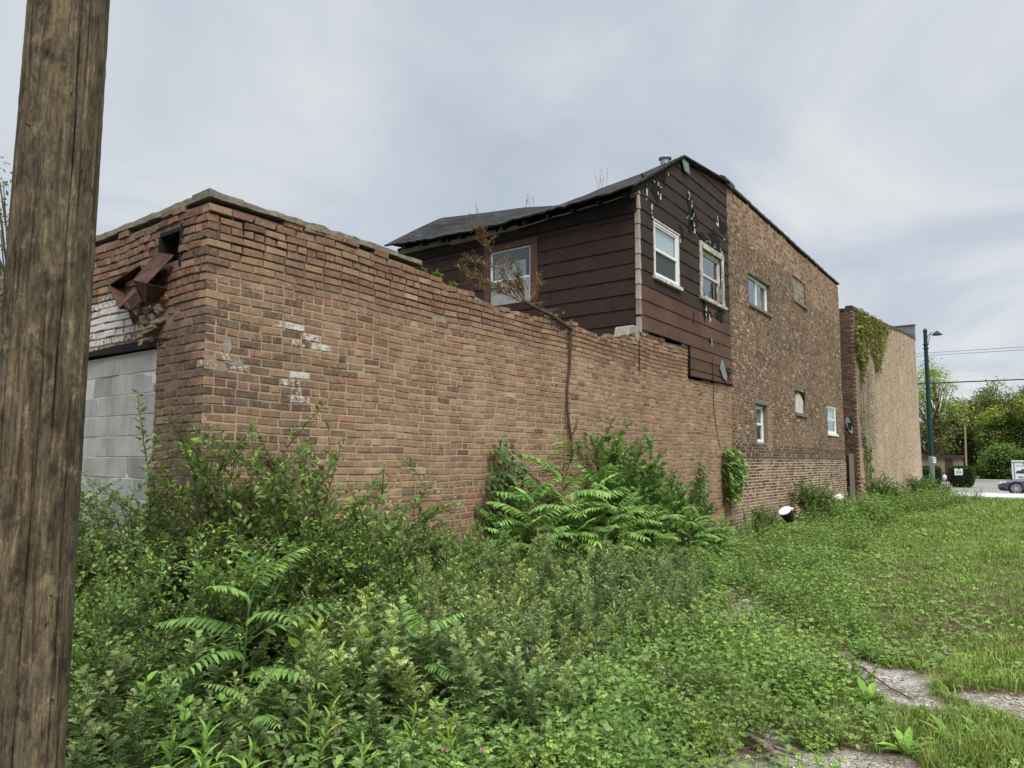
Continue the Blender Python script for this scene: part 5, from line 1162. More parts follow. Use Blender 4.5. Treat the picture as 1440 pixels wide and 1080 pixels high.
def lance_weed(h, seed, n=None):
    rg = np.random.default_rng(seed); lv = Leaves(); st = MB()
    for s_ in range(rg.integers(1, 4)):
        hh = h * rg.uniform(.7, 1); P = curve([rg.normal(0, .05), rg.normal(0, .05), 0], rdir(rg, rg.uniform(0, 6.28), rad(82)), hh, 5, rg, 0, .04); st.tube(P, [.0045, .004, .0035, .003, .0025, .0015], 5, False); az = 0
        m = int(hh / .019)
        for i in range(m):
            t = .1 + .9 * i / m; p, d = at_curve(P, t); az += 2.4; lv.add('lance', p, rdir(rg, az + rg.normal(0, .2), rad(20 + 50 * t + rg.normal(0, 8))), UPV, .125 * (1 - .45 * abs(t - .55) * 1.6) * rg.uniform(.8, 1.15), cpick(rg, P_LAN))
    return lv, st
def broad_weed(h, seed, n=9):
    rg = np.random.default_rng(seed); lv = Leaves(); st = MB(); P = curve([0, 0, 0], rdir(rg, rg.uniform(0, 6.28), rad(84)), h, 5, rg, 0, .03); st.tube(P, [.006, .0055, .005, .004, .003, .002], 5, False)
    for i in range(n):
        t = .15 + .85 * i / n; p, d = at_curve(P, t); a = (i % 2) * 1.57 + rg.normal(0, .2)
        for s in (0, math.pi): lv.add('wide', p, rdir(rg, a + s, rad(12 + 40 * t)), UPV, .16 * (1 - .55 * t) * rg.uniform(.85, 1.1), cpick(rg, P_LAN if t > .7 else P_BRO))
    return lv, st
def dock(seed, r=.2):
    rg = np.random.default_rng(seed); lv = Leaves()
    for i in range(rg.integers(9, 15)):
        a = i * 2.4; lv.add('dock', [.01 * math.cos(a), .01 * math.sin(a), .01], rdir(rg, a, rad(rg.uniform(25, 75))), UPV, r * rg.uniform(.6, 1.15), cpick(rg, P_LAN))
    return lv, MB()
def low_herb(seed, h=.2, n=16, tn=(1, 1, 1)):
    rg = np.random.default_rng(seed); P_COV = [c * np.array(tn) for c in globals()['P_COV']]; lv = Leaves(); st = MB()
    for s in range(n):
        P = curve([rg.normal(0, .07), rg.normal(0, .07), 0], rdir(rg, rg.uniform(0, 6.28), rad(rg.uniform(45, 85))), h * rg.uniform(.5, 1.1), 3, rg, .1, .08); st.tube(P, [.002, .0018, .0014, .001], 4, False)
        for k in range(11):
            t = .15 + .85 * k / 10; p, d = at_curve(P, t); lv.add('lobed' if seed % 2 else 'clover', p, rdir(rg, k * 2.4 + s, rad(rg.uniform(5, 50))), UPV, (.05 if seed % 2 else .034) * rg.uniform(.7, 1.2) * (1.1 - .45 * t), cpick(rg, P_COV))
    return lv, st
def grass_tuft(seed, h=.24, n=80):
    rg = np.random.default_rng(seed); V = []; F = []; C = []
    for i in range(n):
        a = rg.uniform(0, 6.28); p = np.array([rg.normal(0, .03), rg.normal(0, .03), 0]); P = curve(p, rdir(rg, a, rad(rg.uniform(55, 85))), h * rg.uniform(.5, 1.2), 4, rg, rg.uniform(.3, 1.6), .05)
        sd = np.array([-math.sin(a), math.cos(a), 0]) * .0028; k = len(V); c = cpick(rg, pal((110, 142, 62), (126, 156, 74), (98, 126, 56), (158, 150, 98)))
        for j, q in enumerate(P): V += [q - sd * (1 - j / 4.4), q + sd * (1 - j / 4.4)]; C += [c, c]
        F += [(k + 2 * j, k + 2 * j + 1, k + 2 * j + 3, k + 2 * j + 2) for j in range(4)]
    return np.array(V), np.array(F), np.array(C)
def spread_copies(protos, spots, labels=None, group=None):
    """protos: finished plants; spots: (x, y, scale, rot[, label]); the first use of a proto moves it, later ones copy it."""
    used = set()
    for i, sp in enumerate(spots):
        k = i % len(protos); o = protos[k] if k not in used else copy_tree(protos[k]); used.add(k)
        x, y, sc, rz = sp[:4]; o.location = (x, y, float(gz(x, y)) - .01); o.scale = (sc, sc, sc * R.uniform(.94, 1.06)); o.rotation_euler = (R.gauss(0, .05), R.gauss(0, .05), rz)
        lab = sp[4] if len(sp) > 4 else labels
        if lab: o['label'] = lab
        if group: o['group'] = group
    for k, o in enumerate(protos):
        if k not in used:
            for ch in list(o.children): bpy.data.objects.remove(ch)
            bpy.data.objects.remove(o)
STALKS = []
def rz(): return R.uniform(0, 6.28)
XF = lambda y: float(np.interp(y, [-2.6, -1.2, -.4, .3, 1.6, 4.2, 6, 7.5, 9.5, 14, 22, 30, 42], [2.3, 2.6, 3.2, 3.55, 3.1, 2.75, 2.2, 1.75, 1.5, 1.1, 1.0, 1.4, 2.2]))

# -- big shrub thicket by the garage corner
bushes = [plant_root('leafy_shrub', 'x', 'shrub', *leafy_bush(1.0, .9, 46, 100 + i, twigs=11), smat='woodstem') for i in range(4)]
spread_copies(bushes, [
    (.5, .0, 1.85, 0.3, 'tall bushy shrub with upright shoots right at the brick corner'),
    (.55, .75, 1.95, 1.3, 'tall light green shrub against the long wall just right of the brick corner'),
    (.62, 1.35, 1.35, 2.2, 'rounded green shrub against the long wall left of the bare brick strip'),
    (-.35, -.40, 1.42, 3.9, 'dark green shrub in front of the narrow brick pier beside the doorway'),
    (-1.25, -.55, 1.38, 4.4, 'dark green shrub low in front of the grey block doorway'),
    (-2.1, -.6, 1.4, 5.0, 'shrub half hidden by the utility pole before the block doorway'),
    (.75, 2.1, 1.02, .6, 'low spreading shrub under the bare brick strip of the long wall'),
    (1.25, -.45, 1.22, 1.9, 'dense dark shrub standing in front of the corner shrubs'),
    (1.35, .45, 1.15, 2.9, 'dense mid-green shrub in the middle of the left thicket'),
    (.5, -1.0, 1.15, 5.5, 'dark small-leaved shrub just right of the utility pole'),
    (1.3, -1.35, .95, 3.3, 'low dark shrub at the foot of the utility pole'),
    (1.55, 1.35, .85, 4.1, 'low shrub in front of the bare brick strip'),
    (.45, 2.85, .85, 5.1, 'low olive shrub left of the wall creeper')], group='shrubs in the thicket by the garage')
# -- tree-of-heaven saplings
ail = [plant_root('pinnate_sapling', 'x', 'sapling', *ailanthus(1.0, 12, .58, 200 + i, 13, .15, .2, 2)) for i in range(3)]
spread_copies(ail, [
    (.72, 4.35, 1.5, .4, 'large bright pinnate-leaved sapling, tallest of the wall cluster below the dead stem'),
    (.85, 3.55, 1.22, 1.6, 'bright pinnate-leaved sapling in front of the dark wall creeper'),
    (.95, 5.2, 1.32, 2.7, 'pinnate-leaved sapling right of the tallest one in the wall cluster'),
    (1.15, 3.35, .85, 5.2, 'low pinnate-leaved sapling at the left front of the wall cluster'),
    (1.3, 5.0, 1.05, 1.2, 'pinnate-leaved sapling with fronds reaching right at the front of the wall cluster'),
    (1.25, 4.2, 1.0, 3.8, 'short pinnate-leaved sapling at the front of the wall cluster'),
    (1.3, 5.9, .95, 4.9, 'short pinnate-leaved sapling left of the small-leaved wall shrub'),
    (1.35, 7.2, .85, 5.6, 'arching pinnate-leaved sapling in front of the small-leaved wall shrub'),
    (1.45, 8.0, .62, .9, 'arching pinnate-leaved sapling beside the dark hollow by the path'),
    (1.25, 8.9, .5, 2.0, 'low pinnate-leaved sapling, farthest of the row by the wall')], group='pinnate saplings along the wall')
fg = plant_root('pinnate_sapling', 'slender young sapling with long drooping feather fronds in the left foreground', 'sapling', *ailanthus(.86, 9, .62, 231, 12, .115, -.2, 1)); fg.location = (2.0, -.86, 0); fg.rotation_euler = (0, 0, .5)
fg2 = [plant_root('pinnate_sapling', 'x', 'sapling', *ailanthus(.8, 7, .5, 241 + i, 10, .115, -.1, 1)) for i in range(2)]
spread_copies(fg2, [(1.55, -.25, 1.15, 1.0, 'dark pinnate sapling between the foreground sapling and the corner shrubs'), (2.45, -1.02, .62, 2.4, 'low pinnate sapling at the lower left among the lance-leaved weeds'), (-.9, -.9, 1.35, 4.0, 'pinnate sapling leaning before the block doorway beside the utility pole'), (2.6, .1, .75, 5.0, 'low pinnate sapling in the middle of the feathery weeds')], group='saplings in the left thicket')
# -- small-leaved mulberry-like shrubs on the wall
bro = [plant_root('broadleaf_shrub', 'x', 'shrub', *leafy_bush(1.0, .75, 38, 300 + i, .036, 'broad', P_BRO, P_BRO + P_AILT, .015, 9), smat='woodstem') for i in range(3)]
spread_copies(bro, [
    (.5, 6.55, 1.9, .5, 'tall broad-leaved shrub right of the dead stem, highest plant on the wall'),
    (.55, 7.3, 1.55, 1.9, 'broad-leaved shrub leaning right beside the tallest one'),
    (.75, 8.25, 1.3, 3.1, 'mid-height broad-leaved shrub sloping down along the wall'),
    (.85, 9.0, .7, 4.0, 'low broad-leaved shrub before the left one of two wall vines'),
    (.75, 10.0, .45, 5.0, 'lowest broad-leaved shrub under the red-tinged wall vine'),
    (1.15, 2.55, .92, 1.0, 'lobed-leaf shrub standing below the bare brick left of the wall creeper'),
    (.8, 12.7, .62, 2.0, 'grey-green leafy shrub at the foot of the right-hand wall vine'),
    (.55, 13.75, .5, 3.0, 'small shrub with withered stems below the first white window'),
    (.6, 17.9, 1.0, 4.0, 'shrub against the light brick base below the boarded arch'),
    (.6, 19.6, .75, 5.0, 'shrub against the brick base right of the boarded arch'),
    (.6, 21.8, .55, .5, 'low shrub near the end of the brown brick building'),
    (1.0, 25.6, 1.2, 1.0, 'bright shrub at the rear corner of the pale brick building'),
    (1.2, 28.0, .7, 2.2, 'low shrub along the pale brick wall'),
    (1.3, 34.4, 1.35, 2.0, 'dark shrub against the far end of the pale brick wall'),
    (1.6, 37.5, 1.0, 4.0, 'shrub in front of the lamp post at the end of the pale wall'),
    (1.9, 40.2, .7, 5.2, 'low shrub on the verge below the lamp post')], group='broad-leaved shrubs along the buildings')
# -- climbers on the walls
def creeper(name, label, fr, outline, n, size, tpl, pals, seed, stems, thick=.10, smat='woodstem', lmat='leaf'):
    rg = np.random.default_rng(seed); lv = Leaves(); st = MB(); us = [p[0] for p in outline]; zs = [p[1] for p in outline]; c = 0
    def inside(u, z):
        r = False; j = len(outline) - 1
        for i in range(len(outline)):
            (ui, zi), (uj, zj) = outline[i], outline[j]
            if (zi > z) != (zj > z) and u < (uj - ui) * (z - zi) / (zj - zi + 1e-9) + ui: r = not r
            j = i
        return r
    while c < n:
        u, z = rg.uniform(min(us), max(us)), rg.uniform(min(zs), max(zs))
        if not inside(u, z): continue
        c += 1; nn = rg.uniform(.02, thick); out = fr.n * rg.uniform(.5, 1) + fr.u * rg.normal(0, .5) + np.array([0, 0, -rg.uniform(.3, 1.2)])
        lv.add(tpl, fr(u, z, nn), nrm(out), nrm(fr.n + UPV * .6 + rg.normal(0, .25, 3)), size * rg.uniform(.65, 1.25), cpick(rg, pals))
    for s in stems: st.tube([fr(u, z, .02) for u, z in s], .008, 5, False)
    r = thing(name, label, 'climbing plant', tuple(fr(us[0], min(zs), 0))); lv.build('foliage', M[lmat], r, local=False); st.build('stem', M[smat], r, local=False)
creeper('wall_creeper', 'dark green creeper mounding up the long wall left of the pinnate saplings', frS, [(3.75, .3), (3.65, 1.0), (3.85, 1.5), (4.05, 1.98), (4.35, 1.8), (4.7, 1.35), (4.9, .9), (4.7, .3)], 1000, .085, 'wide', P_BRO + P_BRO + P_DARK, 401, [[(4.1, 0), (4.05, .9), (4.1, 1.8)]], .28)
creeper('wall_creeper', 'thick bright vine column on the wall by the hanging wire', frS, [(12.55, .75), (12.45, 1.3), (12.5, 1.9), (12.9, 2.02), (13.4, 1.85), (13.75, 1.55), (13.6, 1.2), (13.3, 1.0), (12.95, .7)], 520, .11, 'broad', P_BRO + P_LAN, 402, [[(12.7, 0), (12.65, .8), (12.7, 1.6)], [(12.95, 0), (13.0, .8)]], .22)
creeper('wall_creeper', 'slim vine with red-tinged lower leaves left of the thick vine column', frS, [(10.75, .3), (10.8, .9), (10.95, 1.5), (11.15, 1.72), (11.35, 1.5), (11.45, .9), (11.6, .3)], 330, .085, 'broad', P_BRO + P_BRO + P_BUSH + pal((150, 74, 58)), 403, [[(11.0, 0), (11.1, 1.0), (11.15, 1.6)]], .15)
creeper('ivy', 'yellow-green ivy hanging from the top rear corner of the pale brick building', frF, [(.05, 5.8), (.1, 7.4), (.9, 7.85), (3.8, 8.05), (8.4, 8.2), (8.6, 7.9), (7.3, 7.7), (7.0, 6.9), (6.5, 7.2), (6.2, 6.2), (5.6, 6.6), (5.2, 5.6), (4.8, 5.9), (4.4, 5.5), (4.0, 6.3), (3.5, 6.2), (3.1, 6.9), (2.7, 6.6), (2.4, 5.6), (1.9, 6.2), (1.6, 4.9), (1.2, 5.4), (1.0, 4.6), (.6, 5.6)], 1500, .145, 'broad', pal((140, 142, 66), (128, 136, 66), (112, 126, 62), (154, 150, 80), (98, 114, 56)), 404, [[(1.2, 0), (1.4, 3), (1.0, 6)], [(2.9, 5.6), (3.1, 7.5)], [(2.0, 3.0), (2.4, 4.6), (2.6, 6.6)], [(4.4, 5.0), (4.4, 7.0)]], .12)
creeper('ivy', 'thin dark ivy strand climbing the pale brick wall near its rear corner', frF, [(1.0, .8), (.6, 3.0), (.5, 3.6), (.9, 3.7), (1.4, 2.6), (2.2, 1.9), (2.4, .8)], 170, .14, 'broad', P_DARK + P_BUSH, 405, [[(1.5, .2), (1.5, 1.5), (.9, 3.0), (.7, 4.6)], [(2.0, .2), (2.2, 2.2)]], .1)
# -- mugwort thicket
mug = [plant_root('mugwort_plant', 'x', 'weed', *mugwort([.8, .75, .85, .8, .7, .95, .8, .9, .75][i], 500 + i, [(1, 1, 1), (1.15, 1.08, .9), (.82, .88, .85), (1.05, 1.02, 1.15), (1.25, 1.15, .85), (1.0, .98, 1.05), (.9, .95, .9), (1.1, 1.0, .9), (.75, .82, .75)][i], [1, .85, 1.15, .8, 1.3, .7, 1.0, .75, 1.25][i], [0, 0, 0, 1, 0, 2, 0, 1, 0][i])) for i in range(9)]
spots = []; tries = 0
while len(spots) < 230 and tries < 20000:
    tries += 1; y = R.uniform(-1.7, 7.0); xf = XF(y); x = R.uniform(.5, xf)
    if (x - 5.73) ** 2 + (y + 3.22) ** 2 < 2.75 ** 2 or math.hypot(x - 2.7, y + 2.15) < .35: continue
    if x < 1.5 and y < 2 and R.random() < .75: continue
    if x < 1.2 and y > 2.8: continue
    if x > 2.55 and y < -.9 and R.random() < .6: continue
    if float(bare(x, y)) > .45: continue
    if any((x - a) ** 2 + (y - b) ** 2 < .17 ** 2 for a, b, *_ in spots): continue
    edge = min(1, (xf - x) / .9); sc = (.55 + .42 * edge) * R.uniform(.85, 1.15)
    if y < -.2: sc *= .88
    if y > 4.5: sc *= .8
    spots.append((x, y, sc, rz()))
near = [sp_ for sp_ in spots if (sp_[0] - 5.73) ** 2 + (sp_[1] + 3.22) ** 2 < 4.7 ** 2]; spots = [sp_ for sp_ in spots if sp_ not in near]
mgn = [plant_root('mugwort_plant', 'x', 'weed', *mugwort(.75, 540 + i, [(1.05, 1.05, .95), (1.2, 1.12, .9), (.85, .92, .85), (1, 1, 1)][i], 1.55, [0, 0, 0, 1][i])) for i in range(4)]
spread_copies(mgn, near, 'broad-lobed green mugwort plant at the near front edge of the weed thicket', 'mugwort plants at the front of the thicket')
spread_copies(mug, spots, 'grey-green feathery mugwort plant in the dense weeds between shrubs and path', 'mugwort plants in the weed thicket')
wlm = [plant_root('wall_foot_weed', 'x', 'weed', *mugwort(.6, 560 + i)) for i in range(4)]
ws = []
while len(ws) < 85:
    y = R.uniform(10.5, 41); x = R.uniform(.35, .9 + .03 * y)
    if y > 26 and x < .7: continue
    if abs(x - .95) < .55 and 13.0 < y < 15.3: continue
    if any((x - a) ** 2 + (y - b) ** 2 < .25 ** 2 for a, b, *_ in ws): continue
    ws.append((x, y, R.uniform(.55, 1.15), rz()))
spread_copies(wlm, ws, 'feathery green weed growing along the foot of the tall brick buildings', 'weeds along the foot of the tall walls')
# -- bright lance-leaved and broad-leaved weeds near the camera
lan = [plant_root('lance_leaf_weed', 'x', 'weed', *lance_weed(.55, 600 + i)) for i in range(4)]
ls = [(2.72, -1.22, .95), (2.55, -1.36, 1.0), (2.9, -1.0, .85), (2.35, -1.4, .9), (3.1, -.85, .8), (2.65, -.85, 1.0), (3.35, -.55, .75), (3.0, -.45, .8), (2.0, -1.55, .9), (3.6, -.75, .5), (2.45, -.55, 1.05), (1.85, -.1, 1.3), (2.2, .5, 1.2), (1.6, 1.1, 1.5), (2.6, 1.0, 1.1), (2.0, 2.2, 1.3), (2.8, 2.2, 1.0), (1.5, 3.0, 1.3), (2.4, 3.4, 1.0)]
spread_copies(lan, [(x, y, s, rz()) for x, y, s in ls], 'bright yellow-green lance-leaved weed standing among the feathery weeds', 'lance-leaved weeds in the foreground')
bw = [plant_root('broad_leaf_weed', 'x', 'weed', *broad_weed(.6, 640 + i)) for i in range(3)]
spread_copies(bw, [(x, y, s, rz()) for x, y, s in [(2.15, -1.25, .85), (2.3, -1.12, .75), (1.95, -1.3, .95), (1.9, -.45, 1.15), (2.35, -.25, 1.1), (1.7, -.8, 1.2), (2.05, .1, 1.1), (1.75, -1.05, .9), (1.4, .0, 1.4), (1.7, .9, 1.3), (2.5, .6, .9), (1.3, 2.0, 1.3), (2.9, .2, .8)]], 'weed with broad paired leaves poking out of the feathery thicket', 'broad-leaved weeds near the pole')
rd = plant_root('red_leaf_sprig', 'low sprig of crimson leaves on the ground near the gravel', 'weed', *lance_weed(.16, 655)); rd.location = (3.72, 2.75, 0)
for ch in rd.children:
    if ch.name.startswith('foliage'):
        at = ch.data.color_attributes['Col']; v = np.tile(np.array([*S(128, 34, 38), 1], dtype=np.float32), len(at.data)); at.data.foreach_set('color', v)
for (x, y, h, lab) in [(1.15, 1.7, .95, 'dry brown weed stalk standing among the shrubs below the bare brick'), (2.2, 3.9, .75, 'dry weed stalk in the far part of the feathery weeds'), (2.9, .9, .7, 'dry weed stalk in the middle of the feathery weeds'), (1.9, 5.2, .7, 'dry weed stalk in front of the arching saplings')]: STALKS.append((x, y, h, lab))
# -- low herbs, docks and tufts along the path
hb = [plant_root('low_herb', 'x', 'weed', *low_herb(700 + i, .22 + .04 * (i % 3), 20, [(1, 1, 1), (.8, .85, .85), (1.12, 1.05, .9), (.9, .95, 1.0), (1, 1, .9), (.72, .8, .75)][i])) for i in range(6)]
spots = []; tries = 0
while len(spots) < 290 and tries < 30000:
    tries += 1; y = R.uniform(-.6, 13) if R.random() < .75 else R.uniform(13, 38); xf = XF(y); x = xf + R.uniform(-.3, 1.7 if y < 13 else 1.6)
    if (x - 5.73) ** 2 + (y + 3.22) ** 2 < 3.2 ** 2: continue
    if len(spots) < 70: y = R.uniform(-.7, 3.2); x = XF(y) + R.uniform(-.4, 1.5)
    if math.hypot(x - 4.55, y - .8) < .42 or (x - 5.73) ** 2 + (y + 3.22) ** 2 < 3.2 ** 2: continue
    if abs(x - .9) < .6 and 13.2 < y < 15.2: continue
    if float(bare(x, y)) > .35 or any((x - a) ** 2 + (y - b) ** 2 < .13 ** 2 for a, b, *_ in spots): continue
    spots.append((x, y, R.uniform(.75, 1.6) * (1 if y < 13 else 1.9), rz()))
spread_copies(hb, spots, 'low bright green herb clump along the edge of the weed thicket', 'low herb clumps beside the path')
dk = [plant_root('dock_plant', 'x', 'weed', *dock(740 + i, .2), None) if False else plant_root('dock_plant', 'x', 'weed', dock(740 + i, .2)[0], None) for i in range(3)]
spread_copies(dk, [(4.45, 1.75, .95, rz(), 'upright long-leaved dock nearest the fallen branch'), (4.72, 2.25, .9, rz(), 'long-leaved dock left of the gravel strip, middle of three'), (4.80, 1.95, .6, rz(), 'small dock tucked in front of the gravel strip'), (5.25, 1.75, .9, rz(), 'broad dock at the lower right edge of the picture'), (5.05, 1.45, .8, rz(), 'spreading dock at the bottom right beside a grass tuft'), (3.95, 1.1, .7, rz(), 'dock with one large pale leaf at the bottom centre'), (5.4, 1.95, .75, rz(), 'dock at the right edge below the gravel strip')], group='dock plants by the path')
def tufts():
    out = []
    for i in range(3):
        V, F, C = grass_tuft(760 + i); o = make('grass_tuft', V, F, M['grass'], None, col=C, local=True); tag(o, 'x', 'grass tuft'); out.append(o)
    return out
sp = [(5.15, 2.98, 1.1), (5.05, 2.9, .8), (5.35, 1.5, 1.3), (5.2, 1.25, 1.2), (5.55, 1.75, 1.1), (5.0, 1.7, 1.0), (4.9, 3.6, 1.0), (5.3, 3.6, 1.1), (4.4, 4.2, 1.0), (3.9, 4.9, 1.1), (3.6, 5.7, 1.2), (4.6, 4.9, 1.0), (5.7, 3.8, 1.1), (4.2, .95, .8), (3.4, 6.8, 1.1), (4.1, 3.9, .8), (5.6, 2.2, .9), (4.35, 1.55, .7), (5.8, 3.3, 1.0), (4.0, 6.1, 1.1), (3.5, -.2, .8), (4.55, 2.5, .6)]
spread_copies(tufts(), [(x, y, s, rz()) for x, y, s in sp], 'long-bladed grass tuft beside the bare gravel', 'grass tufts around the gravel')
# -- red clover heads and a yellow bloom
def flower(x, y, h, c, label):
    r = thing('clover_flower', label, 'flower', (x, y, 0)); rg = np.random.default_rng(int(x * 1000)); lv = Leaves(); st = MB(); st.tube([(0, 0, 0), (.01, 0, h * .6), (.0, .01, h)], .0018, 5)
    for k in range(40): lv.add('sliver', [0, .01, h], rdir(rg, rg.uniform(0, 6.28), rad(rg.uniform(-10, 90))), UPV, .016, S(*c) * (1 + rg.normal(0, .15)))
    lv.build('flower_head', M['dryleaf'], r); st.build('stem', M['stem'], r, local=True); lf = Leaves()
    for k in range(3): lf.add('clover', [0, 0, h * .55 + k * .03], rdir(rg, k * 2.1, .4), UPV, .04, cpick(rg, P_COV))
    lf.build('leaf', M['leaf'], r)
for x, y, h, c, lb in [(3.50, -.64, .42, (196, 130, 160), 'pink clover head, highest in the bottom centre'), (3.78, -.80, .42, (200, 136, 166), 'pink clover head at the bottom edge, rightmost of the pair'), (3.62, -.86, .40, (190, 122, 152), 'pink clover head at the bottom edge, leftmost of the pair'), (2.75, 1.9, .62, (224, 178, 40), 'single yellow bloom in the middle of the mugwort')]: flower(x, y, h, c, lb)
# -- undergrowth, ground cover, grass and stones nobody could count
def visible_fan(n, r0, r1, a0, a1, rg):
    r = np.exp(rg.uniform(math.log(r0), math.log(r1), n)); a = rg.uniform(rad(a0), rad(a1), n)
    return CAM[0] + r * np.sin(a), CAM[1] + r * np.cos(a), r
rg = np.random.default_rng(900); XFv = np.vectorize(XF)
def tone(x, y):
    return .86 + .20 * np.sin(x * 1.9 + .6 * np.sin(y * 1.3)) * np.sin(y * 1.5 - x * .7) + .12 * np.sin(x * 5.1 - y * 3.7) * np.sin(y * 4.3 + x) + .07 * np.sin(x * 13 + y * 11)
def gzz(x, y): return gz(x, y) + 0.02 * np.sin(x * 1.3 + y * .7) * np.sin(y * 0.9)
x, y, r = visible_fan(90000, 2.9, 42, -74, 12, rg); xf = XFv(y); k = (x < xf + .3) & (x > -3.2) & ~((x < 0.02) & (y > -.05)) & (y < 41) & (bare(x, y) < .5 + rg.normal(0, .1, len(x))); x, y, r, xf = x[k], y[k], r[k], xf[k]
lv = Leaves()
for i in range(len(x)):
    hmax = .42 if x[i] < xf[i] - .6 and y[i] < 9 else .2; c = cpick(rg, P_BUSH + P_MUG if rg.random() < .8 else P_COV)
    lv.add('ovate' if rg.random() < .6 else 'lobed', [x[i], y[i], gzz(x[i], y[i]) + hmax * rg.random() ** .8], rdir(rg, rg.uniform(0, 6.28), rad(rg.uniform(-15, 55))), nrm(UPV + rg.normal(0, .3, 3)), (.045 + .0025 * r[i]) * rg.uniform(.7, 1.3), c)
tag(lv.build('undergrowth', M['leaf'], None), kind='stuff', label='low tangled leafy undergrowth covering the soil below the weeds', cat='undergrowth')
x, y, r = visible_fan(150000, 2.9, 40, -52, 10, rg); xf = XFv(y); dd_ = x - xf
pk_ = np.where(dd_ < 0, 0, np.where(dd_ < 1.6, .95, np.clip(1.05 - (dd_ - 1.6) * .5, .10, 1))); n1 = np.sin(x * 2.3 + y) * np.sin(y * 1.1 - x * 1.7) + .4 * np.sin(x * 6 - y * 5)
pk_ = pk_ * np.where(r < 6.5, .5, 1)
k = (rg.random(len(x)) < pk_ * np.clip(.75 + .6 * n1, .1, 1)) & (y < 40.8) & (bare(x, y) < .3 + rg.normal(0, .08, len(x))); x, y, r, dd2 = x[k], y[k], r[k], dd_[k]
lv = Leaves()
for i in range(len(x)):
    lv.add('clover' if rg.random() < .7 else 'ovate', [x[i], y[i], gzz(x[i], y[i]) + .012 + (.15 if dd2[i] < 1.5 else .05) * rg.random()], rdir(rg, rg.uniform(0, 6.28), rad(rg.uniform(-10, 35))), nrm(UPV + rg.normal(0, .25, 3)), (.020 + .0023 * r[i]) * rg.uniform(.6, 1.4), cpick(rg, P_COV, .18) * tone(x[i], y[i]) * .92)
tag(lv.build('ground_cover', M['leaf'], None), kind='stuff', label='creeping clover-like ground cover between the weeds and the lawn', cat='ground cover')
def grass_field():
    x, y, r = visible_fan(260000, 2.9, 48, -50, 14, rg); xf = XFv(y); dd_ = x - xf
    k = (rg.random(len(x)) < np.clip(.12 + dd_ * .38, 0, 1)) & (dd_ > -.1) & (y < 41.1) & (bare(x, y) < .32 + rg.normal(0, .07, len(x))); x, y, r = x[k], y[k], r[k]; n = len(x)
    clump = np.clip(.75 + .45 * np.sin(x * 3.1 + y * 2.2) * np.sin(y * 2.7 - x * 1.9) + .2 * np.sin(x * 9 - y * 7), .35, 1.4)
    h = np.where(y < 4.2, .08, .048) + .0016 * r; h = h * rg.uniform(.5, 1.4, n) * clump * 1.0; a = rg.uniform(0, 6.28, n); w_ = np.maximum(.0022, .00042 * r + .0012) * rg.uniform(.7, 1.3, n); ln = rg.uniform(.2, 1.0, n) * h
    z = gzz(x, y); base = np.stack([x, y, z - .005], -1); dv = np.stack([np.cos(a), np.sin(a), 0 * a], -1); sd = np.stack([-np.sin(a), np.cos(a), 0 * a], -1) * w_[:, None]
    mid = base + dv * (ln * .35)[:, None] + np.stack([0 * h, 0 * h, h * .62], -1); tip = base + dv * ln[:, None] + np.stack([0 * h, 0 * h, h * np.clip(1.05 - ln / h * .25, .5, 1)], -1)
    V = np.stack([base - sd, base + sd, mid + sd * .8, mid - sd * .8, tip], 1).reshape(-1, 3); i = np.arange(n)[:, None] * 5
    F = np.concatenate([i + np.array([0, 1, 2]), i + np.array([0, 2, 3]), i + np.array([3, 2, 4])]).reshape(-1, 3)
    P = np.array(pal((108, 138, 58), (120, 150, 66), (98, 126, 54), (132, 158, 76), (150, 150, 92))); c = P[rg.choice(5, n, p=[.3, .3, .22, .12, .06])] * (1 + rg.normal(0, .14, (n, 1))) * tone(x * .8, y * .8)[:, None]
    o = make('grass', V, F, M['grass'], None, col=np.repeat(c, 5, 0)); tag(o, kind='stuff', label='rough green lawn grass spreading from the path to the street', cat='grass')
grass_field()
def stones():
    ico = [(0, 0, 1), (.89, 0, .45), (.28, .85, .45), (-.72, .53, .45), (-.72, -.53, .45), (.28, -.85, .45), (0, 0, -.4)]; F0 = np.array([(0, 1, 2), (0, 2, 3), (0, 3, 4), (0, 4, 5), (0, 5, 1), (1, 6, 2), (2, 6, 3), (3, 6, 4), (4, 6, 5), (5, 6, 1)])
    x, y, r = visible_fan(60000, 2.9, 11, -50, 8, rg); k = bare(x, y) > .45 + rg.normal(0, .1, len(x)); x, y = x[k][:9000], y[k][:9000]; n = len(x)
    s = .004 + .012 * rg.random(n) ** 3; V = np.array(ico)[None] * s[:, None, None] * rg.uniform(.6, 1.4, (n, 1, 3)) + rg.normal(0, .15, (n, 7, 3)) * s[:, None, None]; V[..., 2] *= .6
    V += np.stack([x, y, gzz(x, y) - .012], -1)[:, None]; F = (np.arange(n)[:, None, None] * 7 + F0).reshape(-1, 3)
    P = np.array([S(*c) for c in [(172, 166, 156), (150, 143, 132), (190, 184, 175), (122, 113, 102), (136, 122, 108)]]); c = P[rg.integers(0, 5, n)]
    tag(make('gravel', V.reshape(-1, 3), F, M['tinted'], None, col=np.repeat(c, 7, 0)), kind='stuff', label='pale limestone gravel scattered over the bare strips', cat='gravel')
stones()
